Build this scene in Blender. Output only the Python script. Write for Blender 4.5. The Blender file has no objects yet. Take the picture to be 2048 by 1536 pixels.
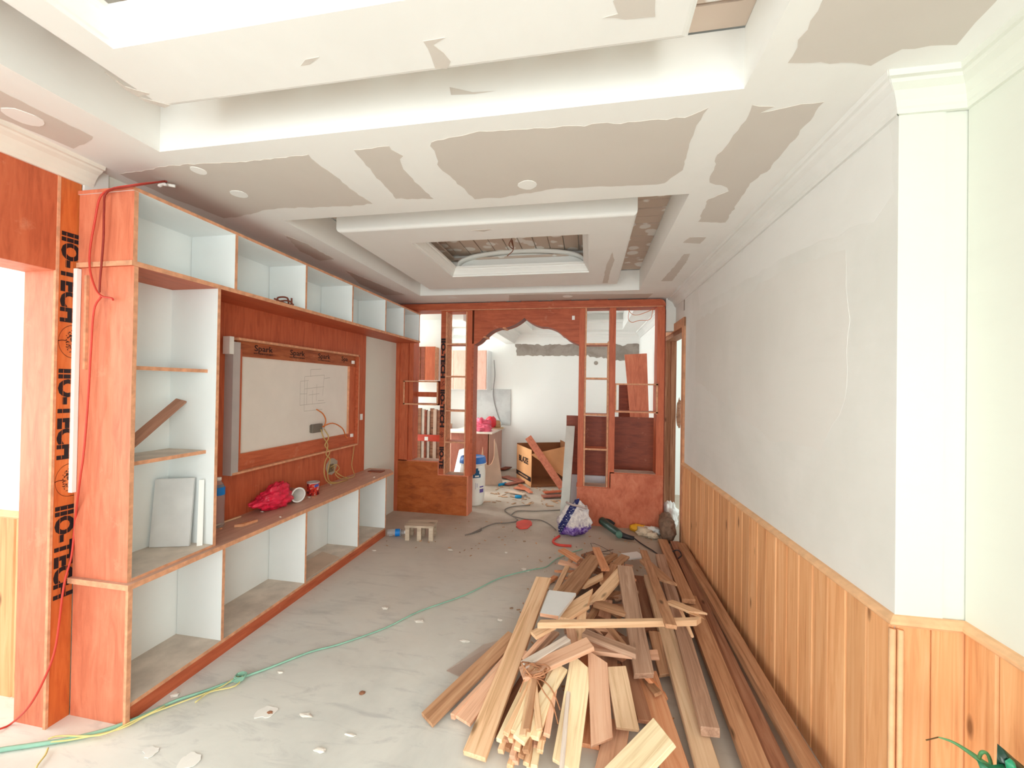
import bpy, bmesh, math, random
from mathutils import Vector, Matrix, noise
R = random.Random(7)
PI = math.pi
scene = bpy.context.scene
C = scene.collection

# ---------------- camera ----------------
def _cam():
    yaw, p, r, F = math.radians(10.5), math.radians(0.45), math.radians(0.9), 820.0
    f = Vector((-math.sin(yaw)*math.cos(p), math.cos(yaw)*math.cos(p), math.sin(p)))
    r0 = f.cross(Vector((0, 0, 1))).normalized(); u0 = r0.cross(f)
    rt = r0*math.cos(r) + u0*math.sin(r); up = -r0*math.sin(r) + u0*math.cos(r)
    cd = bpy.data.cameras.new('camera'); co = bpy.data.objects.new('camera', cd); C.objects.link(co)
    m = Matrix((rt, up, -f)).transposed().to_4x4(); m.translation = Vector((0, 0, 1.5))
    co.matrix_world = m
    cd.sensor_width = 36; cd.lens = F*36/2048; cd.clip_start = 0.05; cd.clip_end = 100
    scene.camera = co
_cam()

# ---------------- world, light, exposure ----------------
scene.view_settings.view_transform = 'Standard'
scene.view_settings.look = 'None'
scene.view_settings.gamma = 1.0
scene.view_settings.use_curve_mapping = False
scene.view_settings.exposure = 0.86
w = bpy.data.worlds.new('daylight'); scene.world = w; w.use_nodes = True
bg = w.node_tree.nodes['Background']; bg.inputs[0].default_value = (0.93, 0.97, 1.0, 1); bg.inputs[1].default_value = 1.0
try:
    scene.cycles.max_bounces = 12; scene.cycles.diffuse_bounces = 8
    scene.cycles.sample_clamp_indirect = 8.0
except Exception: pass
def area(name, loc, direction, sx, sy, power, col=(1, 1, 1)):
    l = bpy.data.lights.new(name, 'AREA'); l.shape = 'RECTANGLE'; l.size = sx; l.size_y = sy
    l.energy = power; l.color = col
    o = bpy.data.objects.new(name, l); C.objects.link(o); o.location = loc
    o.rotation_euler = Vector(direction).to_track_quat('-Z', 'Y').to_euler()
    return o
area('assumed_rear_daylight', (-0.6, -6.0, 1.6), (0, 1, 0.0), 5.5, 3.6, 95, (0.96, 1.0, 0.97))  # assumed daylight panel behind the camera
area('right_fill_light', (1.12, -1.35, 1.4), (-1, 0.25, 0.05), 2.0, 1.7, 64, (0.95, 1.0, 0.96))  # added fill behind the camera to lift the left units; no window here
area('left_fill_light', (-2.24, -1.3, 1.4), (1, 0.25, 0.05), 2.0, 1.7, 35, (0.97, 1.0, 0.97))  # added fill from the other side for the right wall; this wall is solid
area('assumed_side_room_light', (-4.6, 0.6, 1.4), (1, 0, 0), 1.8, 1.9, 30, (1.0, 1.0, 0.97))  # assumed light from the left room, set before a solid wall
area('assumed_kitchen_light', (-4.35, 6.4, 1.5), (1, 0.02, 0), 1.6, 1.6, 72, (0.93, 1.0, 1.0))  # assumed kitchen light to brighten the far room; side wall has no window
area('assumed_back_room_light', (3.3, 4.9, 1.5), (-1, 0, 0), 1.2, 1.8, 20, (0.9, 1.0, 1.0))  # assumed source for the brightness through the right doorway; no window there

# ---------------- materials ----------------
def newmat(name, rough=0.6, spec=0.3):
    m = bpy.data.materials.new(name); m.use_nodes = True
    b = m.node_tree.nodes['Principled BSDF']
    b.inputs['Roughness'].default_value = rough
    b.inputs['Specular IOR Level'].default_value = spec
    return m, m.node_tree, b
def coords(nt, scale, kind='Object', rot=(0, 0, 0)):
    t = nt.nodes.new('ShaderNodeTexCoord'); mp = nt.nodes.new('ShaderNodeMapping')
    mp.inputs['Scale'].default_value = scale; mp.inputs['Rotation'].default_value = rot
    nt.links.new(t.outputs[kind], mp.inputs['Vector']); return mp.outputs[0]
def nz(nt, vec, scale, detail=4, rough=0.55, dist=0.0):
    n = nt.nodes.new('ShaderNodeTexNoise'); n.inputs['Scale'].default_value = scale
    n.inputs['Detail'].default_value = detail; n.inputs['Roughness'].default_value = rough
    n.inputs['Distortion'].default_value = dist
    nt.links.new(vec, n.inputs['Vector']); return n.outputs['Fac']
def ramp(nt, fac, stops):
    r = nt.nodes.new('ShaderNodeValToRGB'); e = r.color_ramp.elements
    while len(e) < len(stops): e.new(0.5)
    for i, (p, c) in enumerate(stops):
        e[i].position = p; e[i].color = (c[0], c[1], c[2], 1)
    nt.links.new(fac, r.inputs[0]); return r.outputs[0]
def mix(nt, fac, a, b, mode='MIX'):
    m = nt.nodes.new('ShaderNodeMix'); m.data_type = 'RGBA'; m.blend_type = mode
    if isinstance(fac, (int, float)): m.inputs[0].default_value = fac
    else: nt.links.new(fac, m.inputs[0])
    for i, v in ((6, a), (7, b)):
        if isinstance(v, tuple): m.inputs[i].default_value = (*v[:3], 1)
        else: nt.links.new(v, m.inputs[i])
    return m.outputs[2]
def bump(nt, b, h, s=0.2, d=0.01):
    n = nt.nodes.new('ShaderNodeBump'); n.inputs['Strength'].default_value = s; n.inputs['Distance'].default_value = d
    nt.links.new(h, n.inputs['Height']); nt.links.new(n.outputs[0], b.inputs['Normal'])
def fmath(nt, op, a, bv):
    m = nt.nodes.new('ShaderNodeMath'); m.operation = op
    for i, v in ((0, a), (1, bv)):
        if isinstance(v, (int, float)): m.inputs[i].default_value = v
        else: nt.links.new(v, m.inputs[i])
    return m.outputs[0]
def plain(name, col, rough=0.6, spec=0.3, var=0.06, sc=6.0):
    m, nt, b = newmat(name, rough, spec)
    f = nz(nt, coords(nt, (1, 1, 1)), sc, 5)
    d = tuple(max(0, c*(1-var*2)) for c in col); l = tuple(min(1, c*(1+var)) for c in col)
    nt.links.new(ramp(nt, f, [(0.3, d), (0.7, l)]), b.inputs['Base Color']); return m

def red_ply(name, dark, mid, light, scale=(14, 14, 1.6), stain=0.35, pale=(0.80, 0.42, 0.26)):
    m, nt, b = newmat(name, 0.5, 0.35)
    v = coords(nt, scale); f = nz(nt, v, 3.0, 6, 0.62, 0.6)
    c = ramp(nt, f, [(0.28, dark), (0.5, mid), (0.75, light)])
    u = coords(nt, (1, 1, 1)); g = nz(nt, u, 2.3, 6, 0.65)
    c = mix(nt, fmath(nt, 'MULTIPLY', ramp1(nt, g, 0.52, 0.72), stain), c, dark)
    h = nz(nt, coords(nt, (1, 1, 1), rot=(0.4, 0.9, 0.2)), 5.5, 7, 0.7)
    c = mix(nt, fmath(nt, 'MULTIPLY', ramp1(nt, h, 0.62, 0.78), 0.5), c, pale)
    nt.links.new(c, b.inputs['Base Color']); bump(nt, b, f, 0.08, 0.003); return m
def ramp1(nt, f, a, z):
    r = nt.nodes.new('ShaderNodeMapRange'); r.inputs[1].default_value = a; r.inputs[2].default_value = z
    nt.links.new(f, r.inputs[0]); return r.outputs[0]
RED = red_ply('red_faced_plywood', (0.40, 0.085, 0.035), (0.54, 0.125, 0.052), (0.62, 0.165, 0.072))
REDH = red_ply('red_faced_plywood_lengthwise', (0.39, 0.08, 0.033), (0.52, 0.12, 0.05), (0.60, 0.155, 0.068), (14, 1.6, 14))
REDX = red_ply('red_faced_plywood_crosswise', (0.33, 0.065, 0.025), (0.46, 0.10, 0.04), (0.57, 0.14, 0.06), (1.6, 14, 14), 0.6)
PINKY = red_ply('salmon_plywood', (0.52, 0.14, 0.075), (0.67, 0.205, 0.112), (0.75, 0.275, 0.16), (9, 9, 1.4), 0.55)
ORANGE = red_ply('orange_printed_plywood', (0.50, 0.10, 0.025), (0.62, 0.15, 0.035), (0.70, 0.20, 0.055))
REDL = red_ply('light_red_plywood', (0.46, 0.105, 0.05), (0.62, 0.18, 0.095), (0.70, 0.26, 0.15), (5, 9, 3), 0.8)
AMBER = red_ply('amber_stained_plywood', (0.26, 0.055, 0.012), (0.44, 0.105, 0.022), (0.52, 0.15, 0.045), (2.2, 9, 6), 1.0, (0.60, 0.30, 0.15))
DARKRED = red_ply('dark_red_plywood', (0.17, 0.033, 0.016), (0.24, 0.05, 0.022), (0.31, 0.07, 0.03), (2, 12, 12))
EDGE = plain('bare_plywood_edge', (0.72, 0.36, 0.21), 0.7, 0.2, 0.12, 30)
MEL = plain('white_melamine', (0.84, 0.875, 0.88), 0.35, 0.4, 0.01)
MELW = plain('white_melamine_board', (0.80, 0.82, 0.83), 0.4, 0.4, 0.02)
BLACK = plain('black_print', (0.018, 0.01, 0.012), 0.7)
TAN = plain('dusty_boards', (0.68, 0.59, 0.51), 0.8, 0.1, 0.1, 9)
GREYMETAL = plain('grey_metal_stud', (0.48, 0.44, 0.43), 0.45, 0.4, 0.05)

def plaster(name, base, alt, blotch=0.5, sc=1.4, rough=0.85):
    m, nt, b = newmat(name, rough, 0.15)
    u = coords(nt, (1, 1, 1)); f = nz(nt, u, sc, 6, 0.6, 0.4)
    c = mix(nt, fmath(nt, 'MULTIPLY', ramp1(nt, f, 0.45, 0.62), blotch), base, alt)
    g = nz(nt, coords(nt, (3, 1, 8)), 4, 4)
    c = mix(nt, fmath(nt, 'MULTIPLY', ramp1(nt, g, 0.5, 0.7), 0.15), c, alt)
    nt.links.new(c, b.inputs['Base Color']); bump(nt, b, g, 0.05, 0.004); return m
CEIL = plaster('white_jointed_ceiling', (0.86, 0.865, 0.845), (0.80, 0.80, 0.775))
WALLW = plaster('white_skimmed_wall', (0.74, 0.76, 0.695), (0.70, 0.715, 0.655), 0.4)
WALLG = plaster('grey_white_skimmed_wall', (0.80, 0.805, 0.785), (0.71, 0.72, 0.69), 0.7, 0.9)
WALLPURE = plaster('bright_white_paint', (0.88, 0.89, 0.87), (0.85, 0.86, 0.83), 0.3)
BARE = plaster('bare_gypsum_board', (0.645, 0.60, 0.55), (0.61, 0.565, 0.515), 0.4, 2.0)
CEMENT = plaster('bare_cement', (0.37, 0.325, 0.29), (0.27, 0.23, 0.20), 0.8, 6)
def deckmat():
    m, nt, b = newmat('gypsum_strip_with_putty_spots', 0.85, 0.1)
    u = coords(nt, (1, 1, 1)); v = nt.nodes.new('ShaderNodeTexVoronoi'); v.inputs['Scale'].default_value = 7.5
    nt.links.new(u, v.inputs['Vector'])
    f = fmath(nt, 'ADD', v.outputs['Distance'], fmath(nt, 'MULTIPLY', nz(nt, u, 14, 4), 0.35))
    c = ramp(nt, f, [(0.50, (0.82, 0.79, 0.75)), (0.56, (0.62, 0.51, 0.43))])
    nt.links.new(c, b.inputs['Base Color']); return m
DECK = deckmat()

def concrete():
    m, nt, b = newmat('dusty_concrete', 0.55, 0.3)
    u = coords(nt, (1, 1, 1)); f = nz(nt, u, 1.1, 8, 0.62, 0.5)
    c = ramp(nt, f, [(0.33, (0.60, 0.61, 0.59)), (0.5, (0.73, 0.735, 0.705)), (0.66, (0.80, 0.80, 0.765))])
    s = nz(nt, coords(nt, (2.2, 9, 1), rot=(0, 0, -0.85)), 1.4, 7, 0.7, 0.8)
    c = mix(nt, fmath(nt, 'MULTIPLY', ramp1(nt, s, 0.53, 0.72), 0.55), c, (0.40, 0.41, 0.42))
    d = nz(nt, coords(nt, (1, 1, 1)), 3.2, 6, 0.6)
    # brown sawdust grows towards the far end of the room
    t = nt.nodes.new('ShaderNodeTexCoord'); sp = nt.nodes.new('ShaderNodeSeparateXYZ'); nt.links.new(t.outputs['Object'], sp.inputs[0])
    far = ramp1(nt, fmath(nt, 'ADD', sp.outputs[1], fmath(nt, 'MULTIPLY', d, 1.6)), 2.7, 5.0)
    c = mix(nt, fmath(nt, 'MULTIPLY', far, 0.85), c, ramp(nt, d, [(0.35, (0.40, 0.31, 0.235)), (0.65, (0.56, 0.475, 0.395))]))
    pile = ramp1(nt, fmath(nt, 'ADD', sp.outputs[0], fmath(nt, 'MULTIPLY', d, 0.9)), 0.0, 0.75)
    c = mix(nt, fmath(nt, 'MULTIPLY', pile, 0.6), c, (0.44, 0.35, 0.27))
    nt.links.new(c, b.inputs['Base Color']); bump(nt, b, f, 0.12, 0.01); return m
CONC = concrete()

def planks_mat(name, dark, mid, light, knots=True, grain=1.0, axis='X', rv=0.12, rough=0.6):
    """wood whose grain runs along the object's own axis"""
    m, nt, b = newmat(name, rough, 0.25)
    lo, hi = 1.3*grain, 26*grain
    s = {'X': (lo, hi, hi), 'Y': (hi, lo, hi), 'Z': (hi, hi, lo)}[axis]
    oi = nt.nodes.new('ShaderNodeObjectInfo')
    t = nt.nodes.new('ShaderNodeTexCoord'); mp = nt.nodes.new('ShaderNodeMapping'); mp.inputs['Scale'].default_value = s
    add = nt.nodes.new('ShaderNodeVectorMath'); add.operation = 'ADD'
    mu = nt.nodes.new('ShaderNodeVectorMath'); mu.operation = 'SCALE'; mu.inputs[0].default_value = (13.7, 7.3, 5.1)
    nt.links.new(oi.outputs['Random'], mu.inputs['Scale'])
    nt.links.new(t.outputs['Object'], add.inputs[0]); nt.links.new(mu.outputs[0], add.inputs[1])
    nt.links.new(add.outputs[0], mp.inputs['Vector'])
    f = nz(nt, mp.outputs[0], 1.6, 6, 0.6, 0.9)
    c = ramp(nt, f, [(0.3, dark), (0.5, mid), (0.72, light)])
    if knots:
        kv = nt.nodes.new('ShaderNodeTexVoronoi'); kv.inputs['Scale'].default_value = 1.0
        km = nt.nodes.new('ShaderNodeMapping')
        km.inputs['Scale'].default_value = {'X': (3, 9, 9), 'Y': (9, 3, 9), 'Z': (9, 9, 3)}[axis]
        nt.links.new(add.outputs[0], km.inputs['Vector']); nt.links.new(km.outputs[0], kv.inputs['Vector'])
        c = mix(nt, ramp1(nt, kv.outputs['Distance'], 0.13, 0.05), c, tuple(x*0.45 for x in dark))
    hs = nt.nodes.new('ShaderNodeHueSaturation')
    nt.links.new(fmath(nt, 'ADD', fmath(nt, 'MULTIPLY', oi.outputs['Random'], rv*2), 1-rv), hs.inputs['Value'])
    nt.links.new(c, hs.inputs['Color']); nt.links.new(hs.outputs[0], b.inputs['Base Color'])
    bump(nt, b, f, 0.12, 0.003); return m
PINEZ = planks_mat('pine_wainscot', (0.66, 0.30, 0.13), (0.80, 0.42, 0.20), (0.87, 0.52, 0.28), axis='Z', rv=0.1, grain=0.8)
PALE = planks_mat('pale_pine', (0.62, 0.36, 0.19), (0.83, 0.54, 0.33), (0.88, 0.64, 0.42))
CREAM = planks_mat('cream_pine', (0.72, 0.52, 0.30), (0.90, 0.74, 0.48), (0.93, 0.80, 0.57), knots=False)
PINK = planks_mat('pinkish_pine', (0.58, 0.30, 0.19), (0.76, 0.45, 0.30), (0.82, 0.54, 0.38), knots=False)
BROWN = planks_mat('brown_timber', (0.30, 0.145, 0.075), (0.48, 0.255, 0.14), (0.60, 0.36, 0.215))
WEATHER = planks_mat('weathered_timber', (0.30, 0.17, 0.115), (0.47, 0.29, 0.20), (0.60, 0.41, 0.30))
DARKW = planks_mat('dark_reclaimed_timber', (0.19, 0.08, 0.045), (0.34, 0.155, 0.09), (0.43, 0.23, 0.14))
KNOT = planks_mat('knotty_pine', (0.50, 0.32, 0.18), (0.68, 0.47, 0.30), (0.76, 0.56, 0.38))
WASH = planks_mat('whitewashed_timber', (0.55, 0.45, 0.40), (0.78, 0.68, 0.60), (0.86, 0.78, 0.70), knots=False)
ORNG = planks_mat('orange_board', (0.60, 0.23, 0.10), (0.78, 0.36, 0.19), (0.84, 0.45, 0.26), knots=False)

# ---------------- helpers ----------------
def tag(o, label=None, cat=None, group=None, kind=None):
    if label: o['label'] = label
    if cat: o['category'] = cat
    if group: o['group'] = group
    if kind: o['kind'] = kind
    return o
def thing(name, loc, label, cat, group=None, kind=None):
    o = bpy.data.objects.new(name, None); C.objects.link(o); o.location = loc
    o.empty_display_size = 0.1
    return tag(o, label, cat, group, kind)
def W(o):
    m = Matrix.Translation(o.location) if o.type == 'EMPTY' else o.matrix_basis.copy()
    return W(o.parent) @ o.matrix_parent_inverse @ m if o.parent else m
def adopt(o, parent):
    if parent is not None:
        o.parent = parent; o.matrix_parent_inverse = W(parent).inverted()
    return o
def obj(name, vs, fs, mats, fm=None, parent=None, smooth=False):
    me = bpy.data.meshes.new(name); me.from_pydata([tuple(v) for v in vs], [], fs)
    for m in (mats if isinstance(mats, (list, tuple)) else [mats]): me.materials.append(m)
    if fm: me.polygons.foreach_set('material_index', fm)
    if smooth: me.polygons.foreach_set('use_smooth', [True]*len(me.polygons))
    me.update()
    o = bpy.data.objects.new(name, me); C.objects.link(o)
    return adopt(o, parent)
BF = [(0, 3, 2, 1), (4, 5, 6, 7), (0, 1, 5, 4), (1, 2, 6, 5), (2, 3, 7, 6), (3, 0, 4, 7)]
BN = ['-z', '+z', '-y', '+x', '+y', '-x']
def hexa(name, p, mat, parent=None, faces=None, edge=None):
    """box from 8 points; faces = {normal: material}"""
    mats = [mat]; fm = [0]*6
    if faces:
        for k, m in faces.items():
            if m not in mats: mats.append(m)
            fm[BN.index(k)] = mats.index(m)
    return obj(name, p, BF, mats, fm, parent)
def box(name, lo, hi, mat, parent=None, faces=None, edge=None):
    x0, y0, z0 = lo; x1, y1, z1 = hi
    p = [(x0, y0, z0), (x1, y0, z0), (x1, y1, z0), (x0, y1, z0), (x0, y0, z1), (x1, y0, z1), (x1, y1, z1), (x0, y1, z1)]
    if edge:
        d = [x1-x0, y1-y0, z1-z0]; k = d.index(min(d)); faces = dict(faces or {})
        for i, a in enumerate('xyz'):
            if i != k:
                faces.setdefault('-'+a, edge); faces.setdefault('+'+a, edge)
    return hexa(name, p, mat, parent, faces)
def prism(name, poly, axis, a, b, mat, parent=None, sidemat=None):
    """extrude a 2D polygon: axis 'z' poly=(x,y); 'y' poly=(x,z); 'x' poly=(y,z)"""
    f = {'z': lambda u, v, t: (u, v, t), 'y': lambda u, v, t: (u, t, v), 'x': lambda u, v, t: (t, u, v)}[axis]
    n = len(poly); vs = [f(u, v, a) for u, v in poly] + [f(u, v, b) for u, v in poly]
    fs = [tuple(range(n))[::-1], tuple(range(n, 2*n))] + [(i, (i+1) % n, n+(i+1) % n, n+i) for i in range(n)]
    mats = [mat, sidemat] if sidemat else [mat]
    o = obj(name, vs, fs, mats, [0, 0]+[1 if sidemat else 0]*n, parent)
    bm = bmesh.new(); bm.from_mesh(o.data); bmesh.ops.recalc_face_normals(bm, faces=bm.faces); bm.to_mesh(o.data); bm.free()
    return o
def catmull(pts, n=6):
    P = [Vector(p) for p in pts]; out = []
    if len(P) < 3: return P
    Q = [P[0]*2-P[1]] + P + [P[-1]*2-P[-2]]
    for i in range(1, len(Q)-2):
        for k in range(n):
            t = k/n; a, b, c, d = Q[i-1], Q[i], Q[i+1], Q[i+2]
            out.append(0.5*((2*b)+(-a+c)*t+(2*a-5*b+4*c-d)*t*t+(-a+3*b-3*c+d)*t**3))
    out.append(P[-1]); return out
def tube_data(pts, r, seg=6, n=5, smoothp=True):
    P = catmull(pts, n) if smoothp else [Vector(p) for p in pts]
    rs = r if callable(r) else (lambda t: r)
    vs, fs = [], []; up = None
    for i, p in enumerate(P):
        d = (P[min(i+1, len(P)-1)]-P[max(i-1, 0)])
        if d.length < 1e-9: d = Vector((0, 0, 1))
        d.normalize()
        if up is None: up = Vector((0, 0, 1)) if abs(d.z) < 0.9 else Vector((1, 0, 0))
        s = d.cross(up)
        if s.length < 1e-4: s = d.orthogonal()
        s.normalize(); up = s.cross(d).normalized()
        rr = rs(i/(len(P)-1))
        for k in range(seg):
            a = 2*PI*k/seg; vs.append(p+s*math.cos(a)*rr+up*math.sin(a)*rr)
    for i in range(len(P)-1):
        for k in range(seg):
            k2 = (k+1) % seg; fs.append((i*seg+k, i*seg+k2, (i+1)*seg+k2, (i+1)*seg+k))
    fs.append(tuple(range(seg))[::-1]); L = (len(P)-1)*seg; fs.append(tuple(range(L, L+seg)))
    return vs, fs
def tube(name, pts, r, mat, parent=None, seg=6, n=5, smoothp=True):
    vs, fs = tube_data(pts, r, seg, n, smoothp); return obj(name, vs, fs, mat, None, parent, True)
def tubes(name, lists, r, mat, parent=None, seg=5, n=4):
    V, F = [], []
    for pts in lists:
        vs, fs = tube_data(pts, r, seg, n); b = len(V); V += vs; F += [tuple(i+b for i in f) for f in fs]
    return obj(name, V, F, mat, None, parent, True)
def lathe(name, prof, loc, mat, parent=None, seg=28, M=None, mats=None, fmf=None, smooth=True):
    """prof = [(r,z)...] turned about local Z, moved by matrix M or to loc"""
    M = M or Matrix.Translation(loc); vs, fs, fm = [], [], []
    for r, z in prof:
        for k in range(seg):
            a = 2*PI*k/seg; vs.append(M @ Vector((r*math.cos(a), r*math.sin(a), z)))
    for i in range(len(prof)-1):
        for k in range(seg):
            k2 = (k+1) % seg; fs.append((i*seg+k, i*seg+k2, (i+1)*seg+k2, (i+1)*seg+k)); fm.append(fmf(i, k) if fmf else 0)
    return obj(name, vs, fs, mats or mat, fm, parent, smooth)
def blob(name, c, rad, amp, freq, mat, parent=None, sub=4, seed=0, flat=None, fn=None, smooth=True):
    bm = bmesh.new(); bmesh.ops.create_icosphere(bm, subdivisions=sub, radius=1)
    s = Vector((seed*3.1, seed*1.7, seed*0.9))
    for v in bm.verts:
        n = v.co.normalized()
        k = 1+amp*(noise.noise(n*freq+s)*1.2+0.55*abs(noise.noise(n*freq*2.3+s))*2+0.3*noise.noise(n*freq*5+s))
        p = Vector((n.x*rad[0]*k, n.y*rad[1]*k, n.z*rad[2]*k))
        if fn: p = fn(p, n)
        v.co = Vector(c)+p
        if flat is not None and v.co.z < flat: v.co.z = flat
    me = bpy.data.meshes.new(name); bm.to_mesh(me); bm.free(); me.materials.append(mat)
    if smooth: me.polygons.foreach_set('use_smooth', [True]*len(me.polygons))
    o = bpy.data.objects.new(name, me); C.objects.link(o); return adopt(o, parent)
def frame_from(A, B, roll=0.0):
    A, B = Vector(A), Vector(B); x = (B-A).normalized()
    y = Vector((0, 0, 1)).cross(x)
    if y.length < 1e-4: y = Vector((0, 1, 0))
    y.normalize(); z = x.cross(y)
    if roll:
        q = Matrix.Rotation(roll, 3, x); y = q @ y; z = q @ z
    return Matrix((x, y, z)).transposed().to_4x4(), (B-A).length
def plank(name, A, B, w, t, mat, roll=0.0, c0=0.0, c1=0.0, parent=None):
    """plank from A to B (centre of its top face), skewed end cuts c0,c1 (metres)"""
    M, L = frame_from(A, B, roll); M.translation = (Vector(A)+Vector(B))/2
    h = L/2; n = 4; vs = []
    bow = R.uniform(-1, 1)*0.004*L
    for i in range(n+1):
        x = -h+L*i/n; e0 = c0 if i == 0 else (c1 if i == n else 0); bz = bow*(1-(2*i/n-1)**2)
        for y, z in ((-w/2, -t), (w/2, -t), (w/2, 0), (-w/2, 0)):
            vs.append((x+e0*(y/(w/2)), y+R.uniform(-1, 1)*0.001, z+bz))
    fs = [(3, 2, 1, 0), tuple(range(n*4, n*4+4))]
    for i in range(n):
        for k in range(4):
            k2 = (k+1) % 4; fs.append((i*4+k, i*4+k2, (i+1)*4+k2, (i+1)*4+k))
    me = bpy.data.meshes.new(name); me.from_pydata(vs, [], fs); me.materials.append(mat)
    bm = bmesh.new(); bm.from_mesh(me); bmesh.ops.recalc_face_normals(bm, faces=bm.faces)
    ed = [e for e in bm.edges if not any(v.co.x in () for v in e.verts)]
    bmesh.ops.bevel(bm, geom=[e for e in bm.edges if e.calc_face_angle(0) > 0.8], offset=min(0.0018, t*0.2), segments=1, affect='EDGES')
    bm.to_mesh(me); bm.free(); me.update()
    o = bpy.data.objects.new(name, me); C.objects.link(o); o.matrix_world = M
    return adopt(o, parent)
def text(name, s, M, size, mat, parent=None, sx=1.0, depth=0.0006, bold=0.0):
    cu = bpy.data.curves.new(name, 'FONT'); cu.body = s; cu.size = size; cu.extrude = depth; cu.offset = bold
    cu.align_x = 'CENTER'; cu.align_y = 'CENTER'; cu.resolution_u = 3
    t = bpy.data.objects.new('tmp', cu); C.objects.link(t)
    dg = bpy.context.evaluated_depsgraph_get(); me = bpy.data.meshes.new_from_object(t.evaluated_get(dg))
    bpy.data.objects.remove(t)
    me.transform(M @ Matrix.Diagonal((sx, 1, 1, 1))); me.materials.clear(); me.materials.append(mat)
    o = bpy.data.objects.new(name, me); C.objects.link(o); return adopt(o, parent)
def marks(name, M, length, h, mat, parent, n=14):
    # fine print too small to read: a row of short strokes
    rr = random.Random(n); V, F = [], []; x = -length/2
    while x < length/2:
        w_ = rr.uniform(0.35, 1.1)*length/n*0.7; b = len(V); hh = h*rr.uniform(0.6, 1.0)/2
        V += [M @ Vector(p) for p in ((x, -hh, 0), (x+w_, -hh, 0), (x+w_, hh, 0), (x, hh, 0))]; F.append((b, b+1, b+2, b+3)); x += w_+length/n*0.3
    return obj(name, V, F, mat, None, parent)
def basis(x, y, o):
    x, y = Vector(x).normalized(), Vector(y).normalized(); z = x.cross(y)
    m = Matrix((x, y, z)).transposed().to_4x4(); m.translation = Vector(o); return m
def strip_poly(pts, seed=0, amp=0.006, step=0.02, nrm=(0, 0, 1)):
    """roughen an outline the way a trowel leaves it"""
    out = []; n = len(pts)
    for i in range(n):
        a, b = Vector(pts[i]), Vector(pts[(i+1) % n]); L = (b-a).length; k = max(1, int(L/step))
        d = (b-a).normalized(); nr = d.cross(Vector(nrm))
        for j in range(k):
            p = a.lerp(b, j/k); out.append(p+nr*noise.noise(p*25+Vector((seed, 0, 0)))*amp*2)
    return out

# ======================= THE SETTING =======================
XF, YB = -2.27, 7.45          # left wall face, far wall of the dining room
def S(o): return tag(o, kind='structure')
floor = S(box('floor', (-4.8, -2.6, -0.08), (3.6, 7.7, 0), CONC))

# right wall runs very slightly inwards with depth
RA, RD = Vector((0.962, 1.5, 0)), Vector((-0.047, 3.1, 0)).normalized()
RN = Vector((RD.y, -RD.x, 0))              # outwards (+x)
def wr(s, d, z):
    p = RA+RD*s+RN*d; return (p.x, p.y, z)
def rbox(name, s0, s1, d0, d1, z0, z1, mat, parent=None, faces=None):
    return hexa(name, [wr(s0, d0, z0), wr(s0, d1, z0), wr(s1, d1, z0), wr(s1, d0, z0),
                       wr(s0, d0, z1), wr(s0, d1, z1), wr(s1, d1, z1), wr(s1, d0, z1)], mat, parent, faces)
WT = 0.13
DS0, DS1, DH = 2.76, 3.72, 2.12             # doorway along the right wall
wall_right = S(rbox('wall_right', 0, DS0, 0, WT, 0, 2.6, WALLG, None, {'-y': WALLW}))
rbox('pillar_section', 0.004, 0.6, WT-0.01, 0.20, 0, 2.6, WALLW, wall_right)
rbox('wall_section', DS0, DS1, 0, WT, DH, 2.6, WALLG, wall_right)
rbox('wall_section', DS1, 6.05, 0, WT, 0, 2.6, WALLPURE, wall_right)
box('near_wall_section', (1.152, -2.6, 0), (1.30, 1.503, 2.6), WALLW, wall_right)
# wainscot boards: right wall, the short return, the near wall
def wainscot(parent, wall_pt, length, w, z0, z1, name='wainscot_board', rail=True):
    """wall_pt(s, d, z); one tongue-and-groove board after another"""
    s = 0; g = 0.004
    while s < length-0.01:
        e = min(s+w, length); dd = 0.013+R.uniform(-0.0015, 0.0015)
        prof = [(s+g*0.3, -0.001), (s+g*0.3, -dd+0.006), (s+g+0.002, -dd), (e-g-0.003, -dd), (e-g*0.3, -dd+0.006), (e-g*0.3, -0.001)]
        n = len(prof); c = wall_pt((s+e)/2, 0, 0); c = Vector(c)
        vs = [Vector(wall_pt(a, d, z0))-c for a, d in prof]+[Vector(wall_pt(a, d, z1))-c for a, d in prof]
        fs = [tuple(range(n))[::-1], tuple(range(n, 2*n))]+[(i, (i+1) % n, n+(i+1) % n, n+i) for i in range(n)]
        me = bpy.data.meshes.new(name); me.from_pydata(vs, [], fs); me.materials.append(PINEZ)
        bm = bmesh.new(); bm.from_mesh(me); bmesh.ops.recalc_face_normals(bm, faces=bm.faces); bm.to_mesh(me); bm.free()
        o = bpy.data.objects.new(name, me); C.objects.link(o); o.location = c; adopt(o, parent)
        s = e
RZ = 0.775
wainscot(wall_right, wr, DS0-0.06, 0.11, 0, RZ)
wainscot(wall_right, lambda s, d, z: (0.962+s, 1.503+d, z), 0.19, 0.096, 0, RZ)
wainscot(wall_right, lambda s, d, z: (1.152+d, 1.49-s, z), 2.6, 0.105, 0, RZ)
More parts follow.
